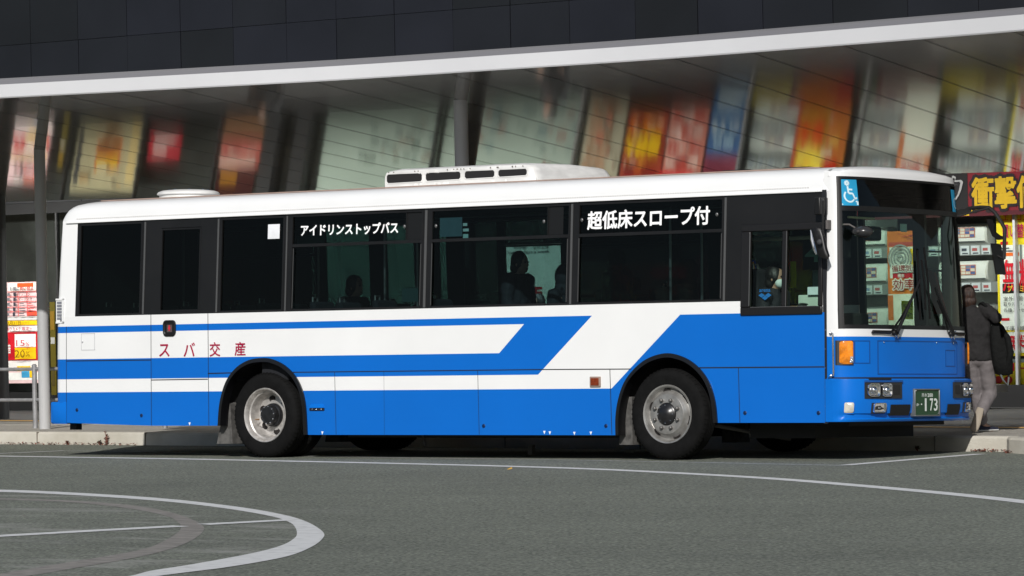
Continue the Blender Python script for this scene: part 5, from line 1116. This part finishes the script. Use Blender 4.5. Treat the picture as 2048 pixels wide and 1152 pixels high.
# far mirror on its big bracket
yf = BW+.32
mb = MB(); q = [yp(1905, 436, BW-.02), yp(1905, 421, BW-.02), yp(1938, 416, yf-.05), yp(1938, 424, yf-.05)]; mb.prism(q, (0, .05, 0)); fm_ = B(mb, 'far_mirror', M_hl, smooth=0)
mb = MB(); mb.tube([yp(1936, 417, yf), yp(1960, 414.5, yf), yp(1978, 415, yf), yp(1990, 425, yf), yp(2006, 450, yf), yp(2010, 458, yf), yp(2009, 480, yf), yp(2008, 518, yf)], .021, 10); mb.tube([yp(1908, 434, BW), yp(1978, 416, yf)], .012, 8); mb.build('mirror_arm', mat('arm_steel', (.035, .035, .035), .35, metal=.5), fm_)
mb = MB(); mb.loft([[yp(x, y, yf)+Vector((0, k, 0)) for x, y in ((1975, 438), (1983, 440), (1987, 462), (1998, 471), (2007, 473), (2006, 478), (1996, 480), (1986, 472), (1978, 452))] for k in (-.02, .03)], True, True); mb.build('mirror_shell', M_black, fm_, smooth=40)
mb = MB(); mb.loft([[yp(x, y, yf+.05)+Vector((0, k, 0)) for x, y in ((1990, 487), (1993, 489), (2003, 548), (2000, 549))] for k in (-.1, .1)], True, True); mb.build('mirror_blade', M_black, fm_, smooth=40)
mb = MB(); mb.tube([yp(1996, 512, yf), yp(2008, 518, yf)], .016, 8); mb.build('mirror_knuckle', M_black, fm_)

# ---------------- inside of the bus
mb = MB(); mb.box((X_R+.2, .80, .84), (1.9, BW-.80, .88)); mb.box((X_R+.15, .07, ZTOP-.05), (1.95, BW-.07, ZTOP-.02)); mb.box((X_R+.12, .06, .9), (X_R+.15, BW-.06, ZTOP-.05)); B(mb, 'interior_lining', M_int, smooth=0)
seatd = MB()
def seat(x, y, w=.44, ztop=1.78, cover=None):
    mb = MB(); mb.box((x, y-w/2, 1.20), (x+.42, y+w/2, 1.32)); mb.box((x-.05, y-w/2, .88), (x+.36, y+w/2, 1.2)); mb.hexa([(x-.06, y-w/2, 1.25), (x+.05, y-w/2, 1.25), (x+.05, y+w/2, 1.25), (x-.06, y+w/2, 1.25), (x-.16, y-w/2+.03, ztop), (x-.08, y-w/2+.03, ztop), (x-.08, y+w/2-.03, ztop), (x-.16, y+w/2-.03, ztop)])
    s_ = B(mb, 'seat', M_seat, bevel=.03); g_ = MB(); g_.tube([(x-.12, y-w/2+.06, ztop-.02), (x-.12, y-w/2+.06, ztop+.045), (x-.12, y-w/2+.14, ztop+.045), (x-.12, y-w/2+.14, ztop-.02)], .012, 6); g_.build('grab_handle', M_pole, s_); return s_
for x in (-8.1, -7.3, -6.5, -5.7, -4.9, -4.0, -3.2, -2.4, -1.5):
    for y in ((.32, .80, 1.72, 2.18) if x < -4.5 else ((2.16,) if x in (-2.4, -1.5) else (.34, 2.16))): seat(x, y, ztop=1.78 if y < 1 or x < -4.5 else 1.66)
for x in (-7.7, -6.1, -4.6, -.6):
    for y in (.95, 1.55):
        mb = MB(); mb.tube([(x, y, .88), (x, y, ZTOP-.05)], .016, 8); B(mb, 'hand_pole', M_pole)
mb = MB(); mb.tube([(-8, .75, 2.71), (.2, .75, 2.71)], .015, 8); mb.tube([(-8, 1.75, 2.71), (.2, 1.75, 2.71)], .015, 8); B(mb, 'ceiling_rail', M_pole)
# cab
mb = MB(); mb.box((1.60, .2, .9), (2.12, BW-.2, 1.30)); mb.hexa([(1.6, .25, 1.30), (2.2, .3, 1.30), (2.2, BW-.3, 1.30), (1.6, BW-.6, 1.30), (1.66, .25, 1.40), (2.05, .3, 1.36), (2.05, BW-.3, 1.36), (1.66, BW-.8, 1.40)]); B(mb, 'dashboard', M_int, bevel=.02)
mb = MB(); mb.lathe([(.22, 0), (.235, .01), (.24, .02), (.235, .03), (.22, .03)], (1.50, .62, 1.50), (.55, 0, .83), 32); B(mb, 'steering_wheel', M_hub)
seat(.95, .62, .5, 2.02)
c0 = bs(1610, 610, .75); mb = MB(); a, b = bs(1596, 612, .70), bs(1640, 589, .70); mb.box((a.x, .70, a.z-.4), (b.x+.1, .95, b.z)); B(mb, 'fare_box', flat(196, 214, 200), bevel=.01)
card(1615, 589, 1641, 574, .66, flat(216, 234, 236), 'paper_notice')
mb = MB(); a, b = bs(1612, 500, .95), bs(1660, 470, .95)
a, b = bs(1606, 540, 1.05), bs(1642, 480, 1.05); mb.box((a.x, 1.05, a.z), (b.x+.25, 1.1, b.z)); fd = B(mb, 'fare_display', mat('fare_display_black', (.01, .011, .011), .4), smooth=0)
t_ = MB(); a, b = bs(1610, 524, 1.04), bs(1640, 490, 1.04); put_text(t_, '4', a, (b.x-a.x, 0, 0), (0, 0, b.z-a.z), .02); t_.build('lettering', flat(120, 165, 155), fd, smooth=0)
card(1581, 575, 1592, 523, .9, flat(150, 160, 30), 'yellow_notice'); card(1625, 575, 1640, 540, 1.2, flat(110, 135, 135), 'paper_notice')
mb = MB(); A = [bs(q[0], q[1], .5) for q in ((1503, 574), (1519, 576), (1515, 556), (1509, 538), (1505, 524), (1503, 520))]; mb.prism(A, (0, .06, 0)); B(mb, 'blue_seat_cover', flat(48, 86, 190), smooth=0)
mb = MB(); mb.tube([bs(1505, 524, .49), bs(1510, 542, .49), bs(1517, 570, .49)], .012, 6); B(mb, 'orange_piping', flat(220, 150, 60))
mb = MB(); a, b = bs(1506, 481, .5), bs(1640, 463, .5); mb.box((a.x, .5, a.z), (b.x, .56, b.z-.05)); mb.tube([bs(1506, 478, .48), bs(1560, 477.5, .48), bs(1640, 474, .48)], .022, 8); B(mb, 'sun_blind', flat(150, 152, 138))
# far front door with its glass, hand rails; things seen through the windscreen
D0, D1 = XD0+.03, XD1
dm = MB()
for q in ((D0, bs(1736, 550, BW).x), (bs(1834, 550, BW).x, bs(1858, 550, BW).x), (D1-.04, D1)): bar(dm, q[0], q[1], .45, ZTOP-.01, 0, .04, 1)
bar(dm, D0, D1, .42, .95, 0, .04, 1); bar(dm, D0, D1, 2.62, ZTOP-.01, 0, .04, 1)
fdoor = B(dm, 'front_door', M_black, smooth=0)
mb = MB(); mb.quad((D1, BW-.02, .95), (D0, BW-.02, .95), (D0, BW-.03-th(2.62), 2.62), (D1, BW-.03-th(2.62), 2.62)); mb.build('door_glass', M_drv, fdoor, smooth=0)
for py in (503, 541): mb = MB(); mb.tube([bs(1857, py, BW-.1), bs(1900, py+1, BW-.1)], .011, 8); mb.build('door_rail', M_pole, fdoor)
mb = MB(); a = bs(1898, 560, BW-.1); mb.box((a.x-.06, BW-.12, 1.4), (a.x+.03, BW-.07, 2.62)); B(mb, 'door_pillar_cover', flat(176, 196, 180), smooth=0)
y0, y1, z0, z1 = fpx(1816, 604, 1833, 640)
mb = MB(); p = front_at(1815, 638); q = front_at(1834, 602); p.x = min(p.x, q.x); mb.box((p.x-.06, p.y, p.z), (p.x-.05, q.y, q.z)); p.x += .04; sg = B(mb, 'safety_sticker', flat(226, 240, 60), smooth=0)
t_ = MB(); put_text(t_, '安', (p.x-.085, p.y+.015, p.z+.10), (0, (q.y-p.y)-.03, 0), (0, 0, .06), .0); put_text(t_, '全', (p.x-.085, p.y+.015, p.z+.02), (0, (q.y-p.y)-.03, 0), (0, 0, .06), .0); t_.build('lettering', flat(30, 70, 30), sg, smooth=0)
p = front_at(1808, 463); q = front_at(1820, 448); mb = MB(); mb.box((p.x-.05, p.y, p.z), (p.x-.045, q.y, q.z)); B(mb, 'inspection_sticker', flat(200, 225, 215), smooth=0)
p = front_at(1780, 450); q = front_at(1800, 480); mb = MB(); mb.box((p.x-.35, p.y, q.z), (p.x-.28, p.y+.30, p.z)); B(mb, 'inner_mirror', M_black, bevel=.03)
p = front_at(1737, 432.5); q = front_at(1789, 436); mb = MB(); mb.tube([p+Vector((-.25, 0, 0)), q+Vector((-.25, 0, 0))], .012, 8); B(mb, 'cab_lamp_bar', flat(235, 225, 190))
mb = MB(); p = front_at(1740, 475); mb.box((p.x-.6, p.y-.05, p.z-.2), (p.x-.45, p.y+.35, p.z+.12)); B(mb, 'ticket_machine_monitor', M_matte, bevel=.02)
mb = MB(); p = front_at(1870, 590); mb.prism([bs(q[0], q[1], 2.2) for q in ((1868, 628), (1892, 628), (1868, 546), (1856, 540))], (0, .04, 0)); B(mb, 'red_route_board', flat(120, 32, 34), smooth=0)
mb = MB(); mb.box((1.35, 1.15, .9), (1.6, 1.5, 1.55)); B(mb, 'fare_machine', M_int, bevel=.03)

# ================================================================== PEOPLE
def remeshed(mb, name, m, parent, voxel=.009, smooth=4, folds=0):
    """overlapping volumes fused into one continuous skin"""
    o = mb.build(name, m, None, smooth=0)
    r = o.modifiers.new('remesh', 'REMESH'); r.mode = 'VOXEL'; r.voxel_size = voxel; r.use_smooth_shade = True
    k = o.modifiers.new('smooth', 'SMOOTH'); k.factor = .5; k.iterations = smooth
    if folds:
        tx_ = bpy.data.textures.get('cloth_folds') or bpy.data.textures.new('cloth_folds', 'CLOUDS'); tx_.noise_scale = .11; tx_.noise_depth = 3
        dm_ = o.modifiers.new('folds', 'DISPLACE'); dm_.texture = tx_; dm_.texture_coords = 'LOCAL'; dm_.strength = folds; dm_.mid_level = .5
    bpy.context.view_layer.update()
    me = bpy.data.meshes.new_from_object(o.evaluated_get(bpy.context.evaluated_depsgraph_get())); old = o.data; o.modifiers.clear(); o.data = me; bpy.data.meshes.remove(old)
    me.name = name; o.parent = parent; return o
def limb(mb, pts, rs, n=12):
    for a, b, ra, rb in zip(pts, pts[1:], rs, rs[1:]):
        a, b = Vector(a), Vector(b); mb.tube([a, a.lerp(b, .35), b], [ra, ra*.62+rb*.38, rb], n); mb.ball(b, rb, 12, 8)
    mb.ball(pts[0], rs[0], 12, 8)
def ell(mb, c, ax, n=16, k=12):                    # ellipsoid with three axis vectors
    c = Vector(c); X_, Y_, Z_ = ax
    mb.loft([[c + X_*(math.sin(a)*math.cos(b)) + Y_*(math.sin(a)*math.sin(b)) + Z_*math.cos(a) for b in [2*math.pi*j/n for j in range(n)]] for a in [math.pi*(.03+.94*i/k) for i in range(k+1)]])
def hand(mb, wrist, d, palm_n, s=1):               # palm, four unequal bent fingers, thumb from the side of the palm
    d = Vector(d).normalized(); nrm = Vector(palm_n); nrm = (nrm-d*nrm.dot(d)).normalized(); sd2 = d.cross(nrm)*s; w = Vector(wrist)
    ell(mb, w+d*.05, (sd2*.042, nrm*.018, d*.055), 10, 8)
    for i, (o, L) in enumerate(((-.03, .062), (-.010, .075), (.011, .070), (.030, .055))):
        b = w+d*.09+sd2*o; mid = b+d*L*.55+nrm*.012; limb(mb, [b, mid, mid+d*L*.35+nrm*.028], [.0105, .0095, .0085], 6)
    b = w+d*.03-sd2*.038; limb(mb, [b, b+d*.032-sd2*.022+nrm*.012, b+d*.06-sd2*.022+nrm*.03], [.012, .011, .0095], 6)
def person(loc, rz, J, label, jacket, trousers, shoes, hair, fwd=(1, 0, 0), head_fwd=None, group=None, parent_bus=False, voxel=.009, mask=False, hood=False, skin=(.40, .24, .17), sole=(225, 225, 225), seated=False):
    root = empty('person', loc, label, 'person', group, rz); F = Vector(fwd).normalized(); L = Vector((0, 0, 1)).cross(F); HF = Vector(head_fwd or fwd).normalized(); HL = Vector((0, 0, 1)).cross(HF); U_ = Vector((0, 0, 1))
    J = {k: Vector(v) for k, v in J.items()}; M_sk = bpy.data.materials.get('skin') or mat('skin', skin, .55, var=.08, scale=20)
    mb = MB(); h = J['head']
    ell(mb, h+U_*.015, (HF*.095, HL*.076, U_*.112)); ell(mb, h+HF*.035-U_*.055, (HF*.058, HL*.055, U_*.065)); ell(mb, h+HF*.095-U_*.018, (HF*.022, HL*.014, U_*.026), 8, 6)
    for sg in (-1, 1): ell(mb, h+HL*.078*sg-U_*.01, (HF*.018, HL*.012, U_*.032), 8, 6)
    limb(mb, [h-U_*.06-HF*.015, J['neck'], J['chest']], [.052, .055, .10]); limb(mb, [J['chest'], J['hip']], [.105, .10])
    for sd_ in ('l', 'r'):
        sg = 1 if sd_ == 'l' else -1
        limb(mb, [J['chest'], J['sh_'+sd_], J['el_'+sd_], J['wr_'+sd_]], [.08, .055, .042, .029]); dd = J['wr_'+sd_]-J['el_'+sd_]; hand(mb, J['wr_'+sd_], dd, (F+L*(-sg)*.6), sg)
        limb(mb, [J['hip'], J['hp_'+sd_], J['kn_'+sd_], J['an_'+sd_], J['toe_'+sd_]], [.09, .078, .052, .038, .028])
    body_ = remeshed(mb, 'body', M_sk, root, voxel)
    mb = MB(); c, hp = J['chest'], J['hip']; n = 20; ax = (c-hp); rings = []
    for t, a, b in ((-.16, .185, .135), (-.05, .19, .14), (.25, .180, .13), (.6, .195, .135), (.95, .20, .125), (1.2, .16, .10), (1.38, .08, .07)):
        o = hp+ax*t if t <= 1 else c+(J['neck']-c)*((t-1)/.4); rings.append([o+L*math.cos(2*math.pi*k/n)*a+F*math.sin(2*math.pi*k/n)*b for k in range(n)])
    mb.loft(rings)
    for sd_ in ('l', 'r'): limb(mb, [J['sh_'+sd_], J['el_'+sd_], J['wr_'+sd_]+(J['el_'+sd_]-J['wr_'+sd_]).normalized()*.01], [.085, .065, .048])
    mb.tube([J['neck']-U_*.02, J['neck']+U_*.03], [.075, .07], 14)
    jk = remeshed(mb, 'jacket', jacket, root, .011, 5, .045)
    mb = MB(); ell(mb, hp-U_*.02, (L*.17, F*.125, U_*.12))
    for sd_ in ('l', 'r'):
        a, k = J['an_'+sd_], J['kn_'+sd_]; e = a+(k-a).normalized()*.05; limb(mb, [J['hp_'+sd_], k, e], [.108, .080, .066])
    remeshed(mb, 'trousers', trousers, root, .011, 4, .018)
    for sd_ in ('l', 'r'):
        a, t = J['an_'+sd_], J['toe_'+sd_]; d = (t-a); dn = J.get('sole_'+sd_, Vector((0, 0, -1))).normalized(); d = (d-dn*d.dot(dn)).normalized(); sdv = d.cross(dn)
        mb = MB(); c0 = a+dn*.035; pr = [(-.075, .034, .05), (-.04, .04, .07), (.03, .043, .06), (.10, .048, .042), (.16, .045, .032), (.20, .028, .022)]
        mb.loft([[c0+d*x+sdv*math.cos(q)*w+dn*(.03-(hh if math.sin(q) > 0 else .03)*abs(math.sin(q))*1.0) for q in [2*math.pi*i/14 for i in range(14)]] for x, w, hh in pr]); sh_ = mb.build('shoe', shoes, root, smooth=60)
        mb = MB(); mb.loft([[c0+dn*.030+d*x+sdv*math.cos(q)*w*1.04+d*math.sin(q)*.0+dn*(.014*math.sin(q)) for q in [2*math.pi*i/14 for i in range(14)]] for x, w, hh in pr]); mb.build('sole', flat(*(sole if sd_ == 'r' else (228, 228, 226))), sh_, smooth=60)
    mb = MB(); hc = h+U_*.028-HF*.022; ell(mb, hc, (HF*.104, HL*.097, U_*.118)); ell(mb, hc-U_*.075-HF*.032, (HF*.072, HL*.092, U_*.085))
    hr_ = remeshed(mb, 'hair', hair, root, .008, 3, .02)
    for sg in (-1, 1): mb = MB(); mb.ball(h+HF*.090+HL*.031*sg+U_*.012, .011, 8, 6); mb.build('eye', flat(24, 20, 18), root)
    mb = MB(); ell(mb, h+HF*.092-U_*.066, (HF*.008, HL*.024, U_*.007), 8, 6); mb.build('mouth', flat(120, 60, 55), root)
    if hood:
        mb = MB(); ell(mb, h+U_*.03-HF*.0, (HF*.128, HL*.125, U_*.15)); ell(mb, h-U_*.12-HF*.02, (HF*.11, HL*.13, U_*.10)); remeshed(mb, 'hood', jacket, root, .011, 4)
    if mask:
        mb = MB(); ell(mb, h+HF*.055-U_*.055, (HF*.052, HL*.068, U_*.055)); mb.build('face_mask', flat(210, 225, 222), root, smooth=60)
    if parent_bus:
        root.rotation_euler = (ROOT_ROT @ Matrix.Rotation(rz, 3, 'Z')).to_euler(); root.location = ROOT_ROT @ Vector(loc)
    return root, J
M_jblack = mat('black_jacket', (.0105, .0095, .0100), .9, var=.2, scale=10, bump=.4, bscale=18); M_tgrey = mat('grey_trousers', (.150, .134, .136), .85, var=.12, scale=10, bump=.3, bscale=14)
M_navy = mat('navy_fabric', (.012, .014, .03), .8, var=.2, scale=20); M_hairb = mat('dark_brown_hair', (.012, .007, .0055), .4, scale=30, col2=(.05, .022, .013), bump=.6, bscale=60, stretch=(3, 3, .4)); M_hair = mat('black_hair', (.007, .006, .006), .5, var=.4, scale=40)
M_suit = mat('dark_uniform', (.012, .013, .018), .8, var=.2)
# the person walking away past the front of the bus
wl_ = gz(1962, 865, PZ)
JW = dict(head=(-.125, .04, 1.505), neck=(-.09, .0, 1.395), chest=(-.065, -.01, 1.24), hip=(-.02, 0, .86), sh_l=(-.235, .03, 1.345), sh_r=(.075, -.04, 1.36), el_l=(-.33, .10, 1.10), wr_l=(-.27, .28, 1.02), el_r=(.18, -.17, 1.27), wr_r=(.06, .09, 1.36),
          hp_l=(-.10, .02, .80), kn_l=(-.03, .14, .44), an_l=(.045, .20, .085), toe_l=(.15, .26, .02), hp_r=(.065, .0, .80), kn_r=(.12, .10, .43), an_r=(-.035, -.20, .20), toe_r=(-.075, -.17, .04), sole_r=(-.25, -.93, .15))
person((wl_.x, wl_.y, PZ), -YAW, JW, 'person in black jacket and grey trousers walking away past the bus front', M_jblack, M_tgrey, M_navy, M_hairb, fwd=(.1, 1, 0), head_fwd=(-.35, 1, 0), sole=(150, 140, 126))
bp = empty('backpack', (wl_.x, wl_.y, PZ), 'black backpack hanging from one shoulder of the walking person', 'backpack', rz=-YAW)
mb = MB(); c = Vector((.225, -.10, .93)); rings = []
for t, w, d in ((-.30, .05, .04), (-.28, .095, .07), (-.15, .115, .085), (.0, .112, .085), (.14, .10, .075), (.24, .075, .055), (.29, .03, .03)):
    rings.append([c+Vector((t*-.12+w*math.copysign(abs(math.cos(q))**.6, math.cos(q)), d*math.copysign(abs(math.sin(q))**.6, math.sin(q)), t)) for q in [2*math.pi*i/20 for i in range(20)]])
mb.loft(rings); M_bag = mat('black_bag', (.0026, .0030, .0029), .85, spec=.25, var=.3, scale=14, bump=.5, bscale=25); mb.build('bag', M_bag, bp, smooth=60)
mb = MB(); mb.tube([c+Vector((.06, -.05, -.2)), c+Vector((.10, -.09, -.05)), c+Vector((.07, -.09, .12)), c+Vector((.02, -.07, .22))], [.03, .04, .035, .02], 10); mb.build('front_pocket', M_bag, bp, smooth=60)
mb = MB(); mb.tube([(.04, -.10, 1.44), (.09, -.12, 1.38), (.12, -.12, 1.28), (.16, -.10, 1.18)], .018, 8); mb.tube([(.04, -.10, 1.44), (.02, .06, 1.42), (.07, .1, 1.25), (.15, .02, 1.1)], .018, 8); mb.build('shoulder_strap', M_bag, bp)
mb = MB(); mb.tube([(.20, -.13, .68), (.24, -.16, .58), (.29, -.14, .52), (.31, -.1, .60), (.30, -.08, .72)], .011, 8); mb.build('loose_strap', mat('grey_strap', (.09, .10, .10), .7), bp)
# driver and passengers: seated figures
def seated(x, y, zh, label, jk, hair, **k):        # zh: height of the head centre above the bus floor frame
    b = zh-.70; J = dict(head=(.03, 0, zh), neck=(0, 0, zh-.14), chest=(-.01, 0, zh-.30), hip=(.0, 0, b+.05), sh_l=(.0, .17, zh-.19), sh_r=(0, -.17, zh-.19), el_l=(.0, .22, zh-.45), wr_l=(.17, .12, zh-.58), el_r=(.0, -.22, zh-.45), wr_r=(.17, -.12, zh-.58),
             hp_l=(.02, .09, b+.03), kn_l=(.42, .11, b+.06), an_l=(.42, .11, b-.34), toe_l=(.56, .12, b-.40), hp_r=(.02, -.09, b+.03), kn_r=(.42, -.11, b+.06), an_r=(.42, -.11, b-.34), toe_r=(.56, -.12, b-.40))
    return person((x, y, 0), 0, J, label, jk, M_suit, M_suit, hair, parent_bus=True, **k)
p = bs(1547, 556, .62); dr_, JD = seated(p.x, .62, p.z, 'bus driver in dark jacket and face mask seated behind the open side window', M_suit, M_hair, mask=True)
mb = MB(); a, b = bs(1514, 584, .30), bs(1536, 578, .30); o0 = Vector((dr_.location)); 
lg = MB(); put_text(lg, 'arena', (a.x-p.x, .345-.62, a.z), (b.x-a.x, 0, 0), (0, 0, b.z-a.z), .03)
for dx, dz in ((-.042, -.035), (.042, -.035), (0, -.062)):
    cx_ = (a.x+b.x)/2-p.x+dx; cz_ = a.z+dz; lg.poly([(cx_-.04, .345-.62, cz_), (cx_, .345-.62, cz_-.024), (cx_+.04, .345-.62, cz_), (cx_, .345-.62, cz_+.024)])
lg.build('jacket_emblem', flat(50, 130, 215), dr_, smooth=0)
p = bs(1037, 527, 1.5); seated(p.x, 1.5, p.z, 'passenger with short hair silhouetted in the window with the red floor letter', M_suit, M_hair)
p = bs(1127, 558, 1.25); seated(p.x, 1.25, p.z, 'passenger in dark hood just ahead of the short haired passenger', M_suit, M_hair, hood=True)
p = bs(707, 574, 1.7); seated(p.x, 1.7, p.z, 'passenger seated low behind the window lettered in white katakana', M_suit, M_hair)
# people standing behind the bus: seen in the underside of the canopy
ST = dict(head=(.03, 0, 1.58), neck=(0, 0, 1.45), chest=(0, 0, 1.28), hip=(0, 0, .92), sh_l=(0, .17, 1.40), sh_r=(0, -.17, 1.40), el_l=(-.03, .24, 1.12), wr_l=(.08, .22, .88), el_r=(-.03, -.24, 1.12), wr_r=(.12, -.18, .92),
          hp_l=(0, .09, .87), kn_l=(.02, .10, .47), an_l=(-.02, .11, .09), toe_l=(.12, .13, .02), hp_r=(0, -.09, .87), kn_r=(.04, -.10, .47), an_r=(.02, -.11, .09), toe_r=(.16, -.13, .02))
person((-14.6, 10.2, PZ), R(-70), ST, 'person in dark coat mirrored upside down in the canopy left of the middle column', mat('dark_coat', (.03, .032, .036), .8), M_suit, M_suit, M_hair)
person((-9.9, 11.0, PZ), R(-100), ST, 'person mirrored upside down in the canopy right of the middle column', M_suit, M_suit, M_suit, M_hair)

# dark block added out of view across the forecourt to darken the bus reflections
ob = empty('reflection_block', (-10, -120, 0), 'added dark block across the forecourt, unseen, darkening the reflections in the bus', 'building')
mb = MB(); mb.box((-130, -8, 0), (150, 0, 15)); mb.build('wall', mat('far_wall_dark', (.035, .035, .036), .9, var=.3, scale=.2), ob, smooth=0)
mb = MB()
for i in range(60):
    for j in range(4): mb.box((-126+4.6*i, .0, 1.5+3.4*j), (-123.2+4.6*i, .05, 3.5+3.4*j))
o = mb.build('window_row', mat('far_window', (.012, .014, .016), .3), ob, smooth=0); o['kind'] = 'stuff'
mb = MB(); mb.box((-130, -.3, 15), (150, .3, 15.5)); mb.build('parapet', mat('far_parapet', (.2, .2, .2), .8), ob, smooth=0)
